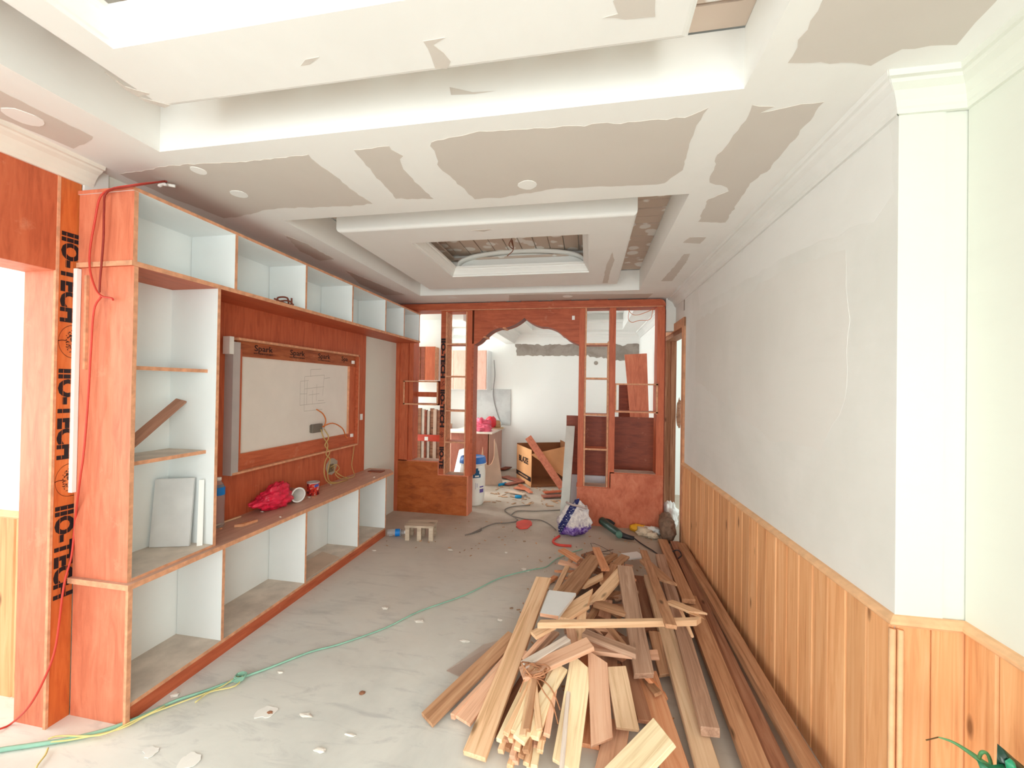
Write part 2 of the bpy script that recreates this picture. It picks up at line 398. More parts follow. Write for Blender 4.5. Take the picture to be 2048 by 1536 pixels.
def railprof(pt, s0, s1, parent, name='chair_rail', zt=RZ, m0=0, m1=0):
    prof = [(0, -0.004), (-0.016, -0.004), (-0.021, 0.002), (-0.028, 0.007), (-0.028, 0.016), (-0.02, 0.020), (-0.01, 0.026), (0, 0.028)]
    n = len(prof)
    vs = [pt(s0+m0*d, d, zt+z) for d, z in prof]+[pt(s1+m1*d, d, zt+z) for d, z in prof]
    fs = [tuple(range(n))[::-1], tuple(range(n, 2*n))]+[(i, (i+1) % n, n+(i+1) % n, n+i) for i in range(n)]
    o = obj(name, vs, fs, RAILM, None, parent)
    bm = bmesh.new(); bm.from_mesh(o.data); bmesh.ops.recalc_face_normals(bm, faces=bm.faces); bm.to_mesh(o.data); bm.free()
RAILM = plain('pine_rail', (0.86, 0.52, 0.29), 0.55, 0.3, 0.08, 20)
rail = S(thing('trim_1', (0.962, 1.5, RZ), None, None))
railprof(wr, 0.003, DS0-0.06, rail, m0=1)
railprof(lambda s, d, z: (0.962+s, 1.503+d, z), 0, 0.19, rail, m0=1, m1=1)
railprof(lambda s, d, z: (1.152+d, 1.503-s, z), 0, 2.7, rail, m0=-1)
# corner bead at the pillar
for q, dd in ((0, 0.0), (1, 0.022)):
    tube('corner_bead', [(0.947+0.0*q, 1.487-0.0*q, 0.0), (0.947, 1.487, RZ-0.012)] if q == 0 else [(0.968, 1.485, 0), (0.968, 1.485, RZ-0.012)], 0.009, RAILM, wall_right, smoothp=False)

# crown mouldings
def crown(name, pt, s0, s1, mat, parent, zt=2.48, big=1.0, m0=0.0, m1=0.0):
    prof = [(0, -0.095), (-0.012, -0.095), (-0.016, -0.083), (-0.020, -0.078), (-0.026, -0.06), (-0.042, -0.038), (-0.062, -0.026),
            (-0.068, -0.018), (-0.080, -0.016), (-0.084, 0.0), (0, 0)]
    prof = [(d*big, z*big) for d, z in prof]; n = len(prof)
    vs = [pt(s0+m0*d, d, zt+z) for d, z in prof]+[pt(s1+m1*d, d, zt+z) for d, z in prof]
    fs = [tuple(range(n))[::-1], tuple(range(n, 2*n))]+[(i, (i+1) % n, n+(i+1) % n, n+i) for i in range(n)]
    o = obj(name, vs, fs, mat, None, parent)
    bm = bmesh.new(); bm.from_mesh(o.data); bmesh.ops.recalc_face_normals(bm, faces=bm.faces); bm.to_mesh(o.data); bm.free(); return o
cr = S(thing('trim_2', (0.962, 1.5, 2.48), None, None))
crown('crown_moulding', wr, 0, 5.9, WALLG, cr, m0=1.0)
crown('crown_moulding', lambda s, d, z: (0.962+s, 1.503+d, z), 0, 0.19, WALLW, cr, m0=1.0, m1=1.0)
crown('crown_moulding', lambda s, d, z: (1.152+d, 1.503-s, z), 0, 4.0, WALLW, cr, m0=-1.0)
box('wall_nib', (0.813, 4.63, 2.13), (0.925, 4.73, 2.48), WALLG, wall_right)
# small wall marks: a chased slot and a switch box
sm = S(thing('trim_3', wr(2.86, 0, 2.4), None, None))
rbox('chased_slot', 2.742, 2.775, -0.002, 0.01, 2.28, 2.43, CEMENT, sm)
rbox('switch_back_box', 2.70, 2.76, -0.004, 0.01, 1.18, 1.30, plain('dark_hole', (0.09, 0.05, 0.035)), sm)

LSK = plaster('lighter_skim', (0.825, 0.83, 0.815), (0.77, 0.775, 0.755), 0.5, 1.5); DSK = plaster('warmer_skim', (0.79, 0.785, 0.76), (0.73, 0.725, 0.695), 0.6, 1.2)
for nm_, m_, q_ in (('light_skim_patch', LSK, [(0.928, 3.717, 2.217), (0.942, 2.823, 2.186), (0.950, 2.289, 2.167), (0.955, 1.934, 2.130), (0.959, 1.681, 2.103), (0.960, 1.617, 2.098), (0.962, 1.525, 2.150), (0.962, 1.527, 2.388), (0.953, 2.100, 2.387), (0.938, 3.106, 2.385), (0.927, 3.800, 2.373)]),
                    ('warm_skim_patch', DSK, [(0.927, 3.836, 2.117), (0.941, 2.906, 2.095), (0.950, 2.287, 2.103), (0.955, 1.933, 2.068), (0.958, 1.766, 2.044), (0.958, 1.732, 1.771), (0.958, 1.758, 1.471), (0.956, 1.919, 1.258), (0.949, 2.379, 1.243), (0.937, 3.178, 1.431), (0.926, 3.845, 1.589)])):
    q_ = strip_poly(q_, 61, 0.012, 0.06, RN); n_ = len(q_)
    obj(nm_, [Vector(p)-RN*0.0004 for p in q_]+[Vector(p)+RN*0.002 for p in q_], [tuple(range(n_))]+[(i, (i+1) % n_, n_+(i+1) % n_, n_+i) for i in range(n_)], m_, None, wall_right)
# doorway in the right wall, seen past the divider
door = S(thing('door_1', wr(DS0, 0, 0), None, None))
CAS = plain('raw_casing', (0.66, 0.33, 0.18), 0.6, 0.3, 0.12, 14)
rbox('casing', DS0-0.07, DS0+0.015, -0.018, 0.0, 0, DH+0.085, CAS, door)
rbox('casing', DS0-0.07, DS1+0.07, -0.0185, -0.0005, DH, DH+0.086, CAS, door)
OLDW = planks_mat('old_door_frame_wood', (0.24, 0.10, 0.05), (0.38, 0.17, 0.09), (0.50, 0.27, 0.16), axis='Z')
rbox('door_jamb', DS1-0.035, DS1, 0.0, WT, 0, DH, OLDW, door)
rbox('door_jamb', DS0+0.0, DS0+0.02, 0.0, WT, 0, DH, OLDW, door)
rbox('head_jamb', DS0, DS1, 0.0, WT, DH-0.04, DH, OLDW, door)
rbox('door_stop', DS1-0.05, DS1-0.035, 0.07, 0.13, 0, DH-0.04, OLDW, door)
# the room behind that doorway
br = S(box('wall_east', (3.5, 3.0, 0), (3.6, 7.7, 2.6), WALLPURE))
box('wall_panel', (1.2, 6.2, 0), (3.5, 6.3, 2.6), WALLPURE, br)
box('wall_panel', (1.2, 3.0, 0), (3.5, 3.08, 2.6), WALLPURE, br)
box('ceiling_panel', (1.1, 3.0, 2.6), (3.6, 6.3, 2.66), WALLPURE, br)

# left wall with its lined opening
OY1, OH = 1.385, 1.975          # far jamb and head of the opening
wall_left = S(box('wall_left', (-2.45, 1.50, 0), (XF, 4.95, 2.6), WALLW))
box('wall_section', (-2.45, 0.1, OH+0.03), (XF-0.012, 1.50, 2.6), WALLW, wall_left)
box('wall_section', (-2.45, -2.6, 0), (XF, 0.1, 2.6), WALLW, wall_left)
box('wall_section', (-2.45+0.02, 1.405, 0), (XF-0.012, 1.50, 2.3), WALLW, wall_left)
od = S(thing('door_2', (XF, 1.4, 0), None, None))
box('face_panel', (XF-0.012, 0.1, OH), (XF, 1.378, 2.40), RED, od)
box('far_jamb', (-2.455, OY1, 0), (XF, OY1+0.018, OH), PINKY, od, faces={'+x': EDGE})
box('soffit_lining', (-2.455, 0.1, OH), (XF-0.012, OY1+0.018, OH+0.02), PINKY, od)
box('near_jamb', (-2.455, 0.1, 0), (XF, 0.118, OH), PINKY, od)
box('edge_strip', (XF-0.01, 1.378, 0.0), (XF+0.004, 1.388, 2.39), EDGE, od)
strip_ = box('printed_strip', (XF-0.012, 1.388, 0), (XF+0.001, 1.463, 2.39), ORANGE, od)
box('sticker', (-2.40, 1.20, OH-0.001), (-2.37, 1.245, OH+0.001), WALLPURE, od)
# printing on that strip, reading downwards
def print_text(z0, z1, s, X, yc, wid, parent, name):
    L = z0-z1
    m = basis((0, 0, -1), (0, 1, 0), (X, yc, (z0+z1)/2))     # text runs down, tops face +y
    return text(name, s, m, wid/0.70, BLACK, parent, sx=L/(wid/0.70)/4.05, bold=0.004)
for z0, z1 in ((2.15, 1.76), (1.546, 1.155), (0.942, 0.545)):
    print_text(z0, z1, 'IIO-TECH', XF+0.0017, 1.4265, 0.062, strip_, 'printed_lettering')
    for yy in (1.412, 1.438): box('stencil_gap', (XF+0.0022, yy, z1), (XF+0.0026, yy+0.0012, z0), ORANGE, strip_)
def emblem(zc, r, X, yc, parent):
    ring = [(X, max(1.3895, min(1.4615, yc+0.008+r*1.05*math.cos(t))), zc+r*math.sin(t)) for t in [PI*0.16+PI*1.68*i/30 for i in range(31)]]
    ring = [p for p in ring if p[1] > 1.39]
    dots = []
    V, F = [], []
    def quad(y, z, s):
        b = len(V); V.extend([(X, y-s, z-s), (X, y+s, z-s), (X, y+s, z+s), (X, y-s, z+s)]); F.append((b, b+1, b+2, b+3))
    rr = random.Random(3)
    for k in range(90):
        a = rr.uniform(0, 2*PI); q = math.sqrt(rr.random()); quad(yc+0.012+0.02*q*math.cos(a), zc+0.05*q*math.sin(a), rr.uniform(0.0008, 0.0022))
    for k in range(20): quad(yc-0.032+0.002*k, zc+0.004*math.sin(k/5), 0.0014)
    for k in range(60):
        t = PI*0.5+PI*(k/59); quad(max(1.3905, yc+0.018+0.05*math.cos(t)), zc+0.072*math.sin(t), 0.0011)
    for k in range(20):
        quad(yc+0.018+0.0009*k, zc+0.072, 0.0011); quad(yc+0.018+0.0009*k, zc-0.072, 0.0011)
    return obj('printed_tree_emblem', V, F, BLACK, None, parent)
emblem(1.672, 0.07, XF+0.0018, 1.425, strip_); emblem(1.056, 0.07, XF+0.0018, 1.425, strip_)

crl = S(thing('trim_4', (XF, 1.0, 2.48), None, None))
CREAMP = plain('cream_plaster_moulding', (0.80, 0.74, 0.66), 0.7, 0.2, 0.03)
crown('crown_moulding', lambda s, d, z: (XF-d, s, z), -2.6, 1.50, CREAMP, crl, big=0.98)
box('white_corner_fillet', (XF-0.0, 1.466, 2.34), (XF+0.012, 1.56, 2.48), WALLG, crl)
# room beyond the left opening
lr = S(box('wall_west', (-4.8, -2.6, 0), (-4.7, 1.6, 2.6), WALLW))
lw = S(box('wall_north', (-4.7, 1.50, 0), (-2.452, 1.58, 2.6), WALLPURE))
wainscot(lw, lambda s, d, z: (-3.6+s, 1.50+d, z), 1.145, 0.105, 0, 0.845)
railprof(lambda s, d, z: (-3.6+s, 1.50+d, z), 0, 1.145, lw, zt=0.845)
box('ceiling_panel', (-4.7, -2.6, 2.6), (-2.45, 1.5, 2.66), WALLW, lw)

# far walls and kitchen
wb = S(box('wall_back', (-1.36, YB, 0), (1.3, YB+0.12, 2.9), WALLPURE))
# band of bare cement under the far cornice
ce = strip_poly([(-1.336, 7.450, 2.299), (-0.689, 7.450, 2.279), (0.025, 7.450, 2.303), (0.631, 7.450, 2.274), (1.283, 7.450, 2.324), (1.287, 7.450, 1.995), (0.888, 7.450, 1.993), (0.463, 7.450, 2.009), (0.028, 7.450, 2.080), (-0.686, 7.450, 2.078), (-1.286, 7.450, 2.087)], 5, 0.02, 0.04, (0, 1, 0))
n_ = len(ce); vs_ = [(p.x, YB-0.004, p.z) for p in ce]+[(p.x, YB+0.01, p.z) for p in ce]
obj('bare_cement_band', vs_, [tuple(range(n_))]+[(i, (i+1) % n_, n_+(i+1) % n_, n_+i) for i in range(n_)], CEMENT, None, wb)
lathe('wall_hole', [(0.0001, 0), (0.03, 0), (0.036, 0.004)], None, CEMENT, wb, 12, M=basis((1, 0, 0), (0, 0, 1), (0.135, 7.446, 1.955)))
wk = S(box('wall_kitchen', (-4.5, 7.1, 0), (-2.7, YB+0.12, 2.6), WALLPURE))
box('wall_section', (-2.7, YB, 0), (-1.36, YB+0.12, 2.6), WALLPURE, wk)
S(box('wall_kitchen_side', (-4.6, 1.58, 0), (-4.45, 7.6, 2.6), WALLPURE))
S(box('wall_nook', (-3.2, 5.62, 0), (-2.06, 5.70, 2.46), WALLPURE))
S(box('wall_utility', (-4.45, 4.75, 0), (-2.452, 4.85, 2.6), WALLPURE))

# ---------------- ceiling ----------------
ZC = 2.48
HX0, HX1 = -1.81, 0.485
S(box('leak_block_slab', (-4.9, -2.6, 2.92), (3.7, 7.8, 3.0), WALLPURE))  # unseen slab, put in to stop sky light leaking through ceiling gaps
ceiling = S(box('ceiling', (-2.45, -2.6, ZC), (HX0, 4.75, ZC+0.04), CEIL))
for lo, hi in (((HX1, -2.6), (1.3, 4.75)), ((HX0, 1.435), (HX1, 2.165)), ((HX0, 4.2), (HX1, 4.75)), ((HX0, -2.6), (HX1, -1.1))):
    box('soffit_board', (lo[0], lo[1], ZC), (hi[0], hi[1], ZC+0.04), CEIL, ceiling)
def coffer(y0, y1, bx0, bx1, by0, by1, ix0, ix1, iy0, iy1, zb, pitch, along):
    zt = 2.68; t = 0.03
    box('fascia', (HX0-t, y0-t, ZC+0.04), (HX0, y1+t, zt), CEIL, ceiling)
    box('fascia', (HX1, y0-t, ZC+0.04), (HX1+t, y1+t, zt), CEIL, ceiling)
    box('fascia', (HX0, y0-t, ZC+0.04), (HX1, y0, zt), CEIL, ceiling)
    box('fascia', (HX0, y1, ZC+0.04), (HX1, y1+t, zt), CEIL, ceiling)
    # strip boards that close the top of the recess
    y = y0
    while y < y1-0.001:
        e = min(y+pitch, y1); dz = R.uniform(0, 0.008)
        for xa, xb in (((HX0, ix0), (ix1, HX1)) if (e > iy0 and y < iy1) else ((HX0, HX1),)):
            box('recess_strip', (xa, y+0.006, zt+dz), (xb, e-0.006, zt+0.02), DECK, ceiling)
        y = e
    # hanging box frame with rounded outer lower edge
    def ring(a0, a1, b0, b1, z):
        return [(a0, b0, z), (a1, b0, z), (a1, b1, z), (a0, b1, z)]
    r = 0.022; rings = []
    for k in range(5):
        an = PI/2*k/4; o_ = r*(1-math.cos(an)); zz = zb+r-r*math.sin(an)
        rings.append(ring(bx0+o_, bx1-o_, by0+o_, by1-o_, zz))
    rings = [ring(bx0, bx1, by0, by1, zt)]+rings+[ring(ix0, ix1, iy0, iy1, zb)]
    V = [p for q in rings for p in q]; F = []
    for i in range(len(rings)-1):
        for k in range(4):
            k2 = (k+1) % 4; F.append((i*4+k, (i+1)*4+k, (i+1)*4+k2, i*4+k2))
    obj('hanging_frame', V, F, CEIL, None, ceiling)
    # inner crown: climbs and steps in from the frame's hole
    pr = [(0, 0), (0.0, 0.012), (-0.01, 0.016), (-0.016, 0.03), (-0.03, 0.05), (-0.036, 0.056), (-0.036, 0.066), (-0.048, 0.07), (-0.048, 0.085)]
    rings = [ring(ix0-d, ix1+d, iy0-d, iy1+d, zb+z) for d, z in [(0.0, 0.0)]+[(-a, b) for a, b in pr[1:]]]
    rings = [ring(ix0+a, ix1-a, iy0+a, iy1-a, zb+z) for a, z in [(-x_, z_) for x_, z_ in pr]]
    V = [p for q in rings for p in q]; F = []
    for i in range(len(rings)-1):
        for k in range(4):
            k2 = (k+1) % 4; F.append((i*4+k, (i+1)*4+k, (i+1)*4+k2, i*4+k2))
    obj('inner_crown_moulding', V, F, WALLPURE, None, ceiling)
    zi = zb+0.085; zu = zb+0.225; q = 0.10
    for a in ((ix0-q-t, iy0-q-t, ix0-q, iy1+q+t), (ix1+q, iy0-q-t, ix1+q+t, iy1+q+t), (ix0-q, iy0-q-t, ix1+q, iy0-q), (ix0-q, iy1+q, ix1+q, iy1+q+t)):
        box('inner_fascia', (a[0], a[1], zi-0.02), (a[2], a[3], zu), CEIL, ceiling)
    for a in ((ix0-q-t, iy0-q-t, ix0-0.001, iy1+q+t), (ix1+0.001, iy0-q-t, ix1+q+t, iy1+q+t), (ix0-0.001, iy0-q-t, ix1+0.001, iy0-0.001), (ix0-0.001, iy1+0.001, ix1+0.001, iy1+q+t)):
        box('inner_ledge', (a[0], a[1], zi-0.004), (a[2], a[3], zi+0.004), CEIL, ceiling)
    x = ix0-q
    while x < ix1+q-0.001:
        e = min(x+0.125, ix1+q); dz = R.uniform(0, 0.004)
        box('inner_ceiling_strip', (x+0.004, iy0-q, zu+dz), (e-0.004, iy1+q, zu+0.02), DECK, ceiling)
        x = e
    box('recess_cover', (HX0-0.05, y0-0.05, zt+0.02), (ix0-q, y1+0.05, zt+0.03), CEIL, ceiling)
    box('recess_cover', (ix1+q, y0-0.05, zt+0.02), (HX1+0.05, y1+0.05, zt+0.03), CEIL, ceiling)
    box('recess_cover', (HX0, y0-0.05, zt+0.021), (HX1, iy0-q, zt+0.03), CEIL, ceiling)
    box('recess_cover', (HX0, iy1+q, zt+0.021), (HX1, y1+0.05, zt+0.03), CEIL, ceiling)
    box('recess_cover', (ix0-q-t, iy0-q-t, zu+0.021), (ix1+q+t, iy1+q+t, zu+0.03), CEIL, ceiling)
    return zi, zu
zi, zu = coffer(2.165, 4.2, -1.655, 0.268, 2.45, 4.07, -1.245, -0.005, 2.72, 3.62, 2.51, 0.125, 'y')
coffer(-1.1, 1.435, -1.55, 0.268, -0.85, 1.235, -1.42, 0.14, -0.7, 0.985, 2.50, 0.27, 'y')
# arched board across the far end of the inner recess
ya = 3.70; xa0, xa1 = -1.20, -0.05; cxa = (xa0+xa1)/2; n = 24
arc = [(cxa+(xa1-xa0)/2*math.cos(PI-PI*i/n), 2.60+0.118*math.sin(PI*i/n)**0.8) for i in range(n+1)]
V = []
for (x, z) in arc:
    V += [(x, ya-0.09, z), (x, ya-0.09, z+0.022), (x, ya, z+0.022), (x, ya, z)]
F = [(i*4+k, i*4+(k+1) % 4, i*4+4+(k+1) % 4, i*4+4+k) for i in range(n) for k in range(4)]+[(3, 2, 1, 0), (n*4, n*4+1, n*4+2, n*4+3)]
obj('arched_rib', V, F, WALLPURE, None, ceiling, True)
prism('arch_tympanum', [(xa0, 2.56)]+arc+[(xa1, 2.56)], 'y', ya-0.012, ya-0.002, CEIL, ceiling)
box('arch_post', (xa0-0.03, ya-0.09, 2.59), (xa0, ya, 2.64), WALLPURE, ceiling)
# pigtail of lamp wire
tubes('lamp_wire_tail', [[(-0.62, 3.2, zu), (-0.61, 3.19, zu-0.05), (-0.635, 3.2, zu-0.1), (-0.60, 3.21, zu-0.13), (-0.61, 3.2, zu-0.06)],
                         [(-0.62, 3.2, zu-0.06), (-0.60, 3.2, zu-0.14), (-0.65, 3.2, zu-0.19)]], 0.004, plain('brown_wire', (0.25, 0.10, 0.06)), ceiling)

# bare gypsum left between the white putty joints
def patch(pts, seed=0, z=None, name='bare_gypsum_patch', mat=None, amp=0.006, up=True):
    q = strip_poly(pts, seed, amp, 0.025)
    t = 0.0012
    vs = [(p.x, p.y, p.z-t) for p in q]+[(p.x, p.y, p.z+t) for p in q]; n = len(q)
    return obj(name, vs, [tuple(range(n)), tuple(range(n, 2*n))[::-1]]+[(i, (i+1) % n, n+(i+1) % n, n+i) for i in range(n)], mat or BARE, None, ceiling)
patch([(-2.190, 1.560, 2.480), (-1.880, 1.533, 2.480), (-1.480, 1.558, 2.480), (-1.275, 1.554, 2.480), (-1.191, 1.552, 2.480), (-1.199, 1.618, 2.480), (-1.181, 1.711, 2.480), (-1.180, 1.852, 2.480), (-1.158, 2.029, 2.480), (-1.297, 2.039, 2.480), (-1.746, 2.004, 2.480), (-1.885, 2.037, 2.480), (-2.065, 2.074, 2.480), (-2.144, 2.077, 2.480), (-2.196, 1.773, 2.480), (-2.193, 1.626, 2.480)], 1)
patch([(-0.974, 1.556, 2.480), (-0.815, 1.549, 2.480), (-0.797, 1.622, 2.480), (-0.835, 1.700, 2.480), (-0.832, 1.844, 2.480), (-0.810, 2.028, 2.480), (-1.001, 1.993, 2.480), (-0.991, 1.754, 2.480)], 2)
patch([(-0.633, 1.543, 2.480), (-0.495, 1.526, 2.480), (-0.423, 1.515, 2.480), (-0.162, 1.535, 2.480), (0.030, 1.542, 2.480), (0.208, 1.548, 2.480), (0.327, 1.550, 2.480), (0.397, 1.511, 2.480), (0.386, 1.605, 2.480), (0.380, 1.724, 2.480), (0.403, 1.925, 2.480), (0.377, 1.965, 2.480), (0.344, 2.039, 2.480), (0.278, 2.039, 2.480), (-0.165, 2.006, 2.480), (-0.433, 2.056, 2.480), (-0.596, 2.060, 2.480), (-0.627, 1.915, 2.480), (-0.646, 1.816, 2.480), (-0.666, 1.739, 2.480), (-0.648, 1.608, 2.480)], 3)
patch([(0.539, 1.526, 2.480), (0.615, 1.539, 2.480), (0.583, 1.570, 2.480), (0.702, 1.543, 2.480), (0.772, 1.542, 2.480), (0.770, 1.667, 2.480), (0.770, 1.838, 2.480), (0.770, 1.995, 2.480), (0.752, 2.045, 2.480), (0.741, 2.124, 2.480), (0.752, 2.303, 2.480), (0.772, 2.567, 2.480), (0.618, 2.530, 2.480), (0.594, 2.239, 2.480), (0.665, 2.163, 2.480), (0.649, 2.125, 2.480), (0.541, 2.059, 2.480), (0.538, 1.946, 2.480), (0.515, 1.846, 2.480), (0.541, 1.691, 2.480), (0.552, 1.576, 2.480)], 4)
patch([(0.567, 1.139, 2.480), (0.565, 1.226, 2.480), (0.572, 1.346, 2.480), (0.635, 1.349, 2.480), (0.726, 1.364, 2.480), (0.817, 1.390, 2.480), (0.840, 1.366, 2.480), (0.865, 1.341, 2.480), (0.934, 1.341, 2.480), (1.006, 1.346, 2.480), (0.989, 1.274, 2.480), (0.981, 1.209, 2.480), (0.953, 1.037, 2.480), (0.567, 0.971, 2.480)], 5)
patch([(0.608, 2.878, 2.480), (0.629, 2.780, 2.480), (0.732, 2.794, 2.480), (0.723, 2.913, 2.480)], 6, amp=0.003)
patch([(0.635, 3.875, 2.480), (0.667, 3.339, 2.480), (0.668, 3.123, 2.480), (0.707, 3.117, 2.480), (0.729, 3.321, 2.480), (0.731, 3.887, 2.480)], 7, amp=0.004)
patch([(-1.973, 1.040, 2.480), (-1.972, 1.115, 2.480), (-1.970, 1.198, 2.480), (-1.968, 1.308, 2.480), (-2.093, 1.340, 2.480), (-2.153, 1.356, 2.480), (-2.165, 1.241, 2.480), (-2.183, 1.152, 2.480), (-2.212, 0.978, 2.480), (-2.001, 0.883, 2.480)], 8)
patch([(-0.839, 4.271, 2.480), (-0.507, 4.262, 2.480), (-0.146, 4.303, 2.480), (0.261, 4.350, 2.480), (0.640, 4.371, 2.480), (0.609, 4.655, 2.480), (-0.897, 4.569, 2.480)], 9, amp=0.003)
patch([(-1.978, 2.375, 2.480), (-1.948, 2.530, 2.480), (-1.965, 2.887, 2.480), (-2.101, 2.907, 2.480), (-2.102, 2.678, 2.480)], 10)
patch([(-2.057, 3.177, 2.480), (-2.024, 3.440, 2.480), (-1.984, 3.955, 2.480), (-1.950, 4.144, 2.480), (-2.182, 4.118, 2.480), (-2.193, 3.639, 2.480)], 11)
for k, q in enumerate(([(-0.484, 1.112, 2.500), (-0.458, 1.111, 2.500), (-0.417, 1.111, 2.500), (-0.459, 1.128, 2.500), (-0.443, 1.162, 2.500), (-0.430, 1.197, 2.500), (-0.450, 1.221, 2.500), (-0.488, 1.215, 2.500), (-0.482, 1.167, 2.500)], [(-0.903, 1.134, 2.500), (-0.870, 1.118, 2.500), (-0.821, 1.113, 2.500), (-0.867, 1.132, 2.500)],
          [(0.025, 1.119, 2.500), (0.065, 1.115, 2.500), (0.049, 1.074, 2.500), (0.077, 1.052, 2.500), (0.151, 1.064, 2.500), (0.163, 1.142, 2.500), (0.085, 1.135, 2.500)],
          [(-1.549, 1.055, 2.500), (-1.557, 1.117, 2.500), (-1.509, 1.160, 2.500), (-1.517, 1.166, 2.500), (-1.567, 1.163, 2.500), (-1.499, 1.221, 2.500), (-1.533, 1.231, 2.500), (-1.570, 1.191, 2.500), (-1.573, 1.121, 2.500)],
          [(0.164, 3.102, 2.510), (0.191, 3.297, 2.510), (0.174, 3.647, 2.510), (0.174, 4.008, 2.510), (0.123, 4.002, 2.510), (0.135, 3.422, 2.510)], [(-0.758, 2.550, 2.510), (-0.614, 2.546, 2.510), (-0.679, 2.579, 2.510)])):
    patch(q, 20+k, amp=0.003)
for k, (p, r) in enumerate((((-0.303, 1.951, 2.478), 0.045), ((-1.784, 1.592, 2.478), 0.035), ((-1.790, 1.819, 2.478), 0.04), ((-2.084, 1.162, 2.478), 0.055), ((-0.228, 4.403, 2.478), 0.05), ((-1.489, 4.336, 2.478), 0.05))):
    patch([(p[0]+r*math.cos(a)*1.0, p[1]+r*math.sin(a), p[2]) for a in [2*PI*i/14 for i in range(14)]], 40+k, name='putty_spot', mat=WALLPURE, amp=0.004)
# fascia scrape
V_ = [(-0.517, 1.433, 2.603), (-0.511, 1.433, 2.573), (-0.420, 1.433, 2.566), (-0.341, 1.433, 2.568), (-0.429, 1.433, 2.574)]
obj('fascia_scrape', V_, [(0, 1, 2, 3, 4)], BARE, None, ceiling)

# ceiling beyond the divider
c2 = S(box('ceiling_dining', (-1.36, 4.75, 2.48), (-0.95, 7.45, 2.56), WALLPURE))
for lo, hi in (((0.55, 4.75), (1.3, 7.45)), ((-0.95, 4.75), (0.55, 5.2)), ((-0.95, 6.95), (0.55, 7.45))):
    box('soffit_board', (lo[0], lo[1], 2.48), (hi[0], hi[1], 2.56), WALLPURE, c2)
box('tray_top', (-1.0, 5.1, 2.74), (0.6, 7.0, 2.78), WALLPURE, c2)
for a in ((-0.98, 5.17, -0.95, 6.98), (0.55, 5.17, 0.58, 6.98), (-0.95, 5.17, 0.55, 5.2), (-0.95, 6.95, 0.55, 6.98)):
    box('tray_fascia', (a[0], a[1], 2.56), (a[2], a[3], 2.74), WALLPURE, c2)
box('tray_ledge', (-0.95, 6.85, 2.60), (0.55, 6.95, 2.63), WALLPURE, c2)
box('bulkhead', (-1.50, 4.78, 2.30), (-1.36, 7.45, 2.60), WALLPURE, c2)
crown('crown_moulding', lambda s, d, z: (s, YB+d, z), -1.36, 1.0, WALLPURE, c2, big=1.9)
crown('crown_moulding', lambda s, d, z: (-1.36-d, s, z), 4.85, 7.45, WALLPURE, c2, big=1.9)
for sx in (0.0,):
    box('kitchen_ceiling', (-4.5, 4.75, 2.46), (-1.50, 7.5, 2.52), WALLPURE, c2)
    box('kitchen_beam', (-4.4, 6.3, 2.28), (-2.2, 6.5, 2.46), WALLPURE, c2)

# ======================= THE TV WALL UNIT =======================
XC, XB = -1.96, -2.262        # front and back of the units
T = 0.018
# --- base cabinet ---
bc = thing('base_cabinet', (-2.1, 2.6, 0), 'long low open cabinet with four white bays and a red plinth, standing on the floor', 'cabinet')
zb0, zb1 = 0.085, 0.598
box('side_panel', (XB, 1.462, 0), (XC, 1.462+T, zb1), MEL, bc, {'-y': PINKY, '+x': EDGE})
box('side_panel', (XB, 3.80-T, zb0), (XC, 3.80, zb1), MEL, bc, {'+x': EDGE})
for y in (1.945, 2.62, 3.305):
    box('divider', (XB+0.01, y-0.009, zb0), (XC-0.002, y+0.009, zb1), MEL, bc, {'+x': EDGE})
box('back_panel', (XB-0.006, 1.48, zb0), (XB+0.006, 3.79, zb1), MEL, bc)
box('bottom_panel', (XB, 1.478, zb0-T), (XC, 3.79, zb0), TAN, bc, {'+x': EDGE})
box('plinth', (XC-0.02, 1.48, 0), (XC-0.003, 3.80, zb0-T), REDH, bc)
box('front_corner_post', (XC-0.002, 1.455, 0), (XC+0.012, 1.473, zb1), EDGE, bc)
# --- worktop ---
wt = thing('worktop', (-2.1, 2.6, 0.598), 'long dusty red plywood worktop on the low cabinet, pale raw front edge', 'worktop')
DUSTRED = red_ply('dusty_red_plywood', (0.50, 0.29, 0.215), (0.60, 0.37, 0.28), (0.68, 0.46, 0.36), (14, 1.6, 14), 0.4, (0.62, 0.5, 0.42))
prism('board', [(XB, 1.44), (XC+0.03, 1.44), (XC+0.03, 3.885), (-2.02, 4.0), (XB, 4.0)], 'z', 0.598, 0.622, DUSTRED, wt, EDGE)
# --- tall open cabinet ---
tc = thing('tall_cabinet', (-2.1, 1.67, 0.622), 'tall narrow open cabinet with white inside, red plywood end panel and two shelves', 'cabinet')
zt0, zt1 = 0.622, 2.005
box('end_panel', (XB, 1.458, zt0), (XC, 1.458+T, zt1), MEL, tc, {'-y': PINKY, '+x': EDGE})
box('side_panel', (XB, 1.872, zt0), (XC, 1.872+T, zt1), MEL, tc, {'+x': EDGE, '+y': REDH})
box('back_panel', (XB-0.006, 1.476, zt0), (XB+0.006, 1.872, zt1), MEL, tc)
box('floor_panel', (XB, 1.476, zt0), (XC+0.001, 1.872, zt0+0.012), TAN, tc, {'+x': EDGE})
box('shelf', (XB, 1.476, 1.552), (XC-0.055, 1.872, 1.57), MEL, tc, {'+x': EDGE})
box('shelf', (XB, 1.476, 1.118), (XC-0.055, 1.872, 1.136), TAN, tc, {'+x': EDGE, '-z': MEL})
box('white_filler_strip', (XB-0.008, 1.440, 1.0), (XB+0.014, 1.456, 2.0), WALLPURE, tc)
box('edge_batten', (XB+0.045, 1.447, 1.55), (XB+0.058, 1.4575, 1.97), EDGE, tc)
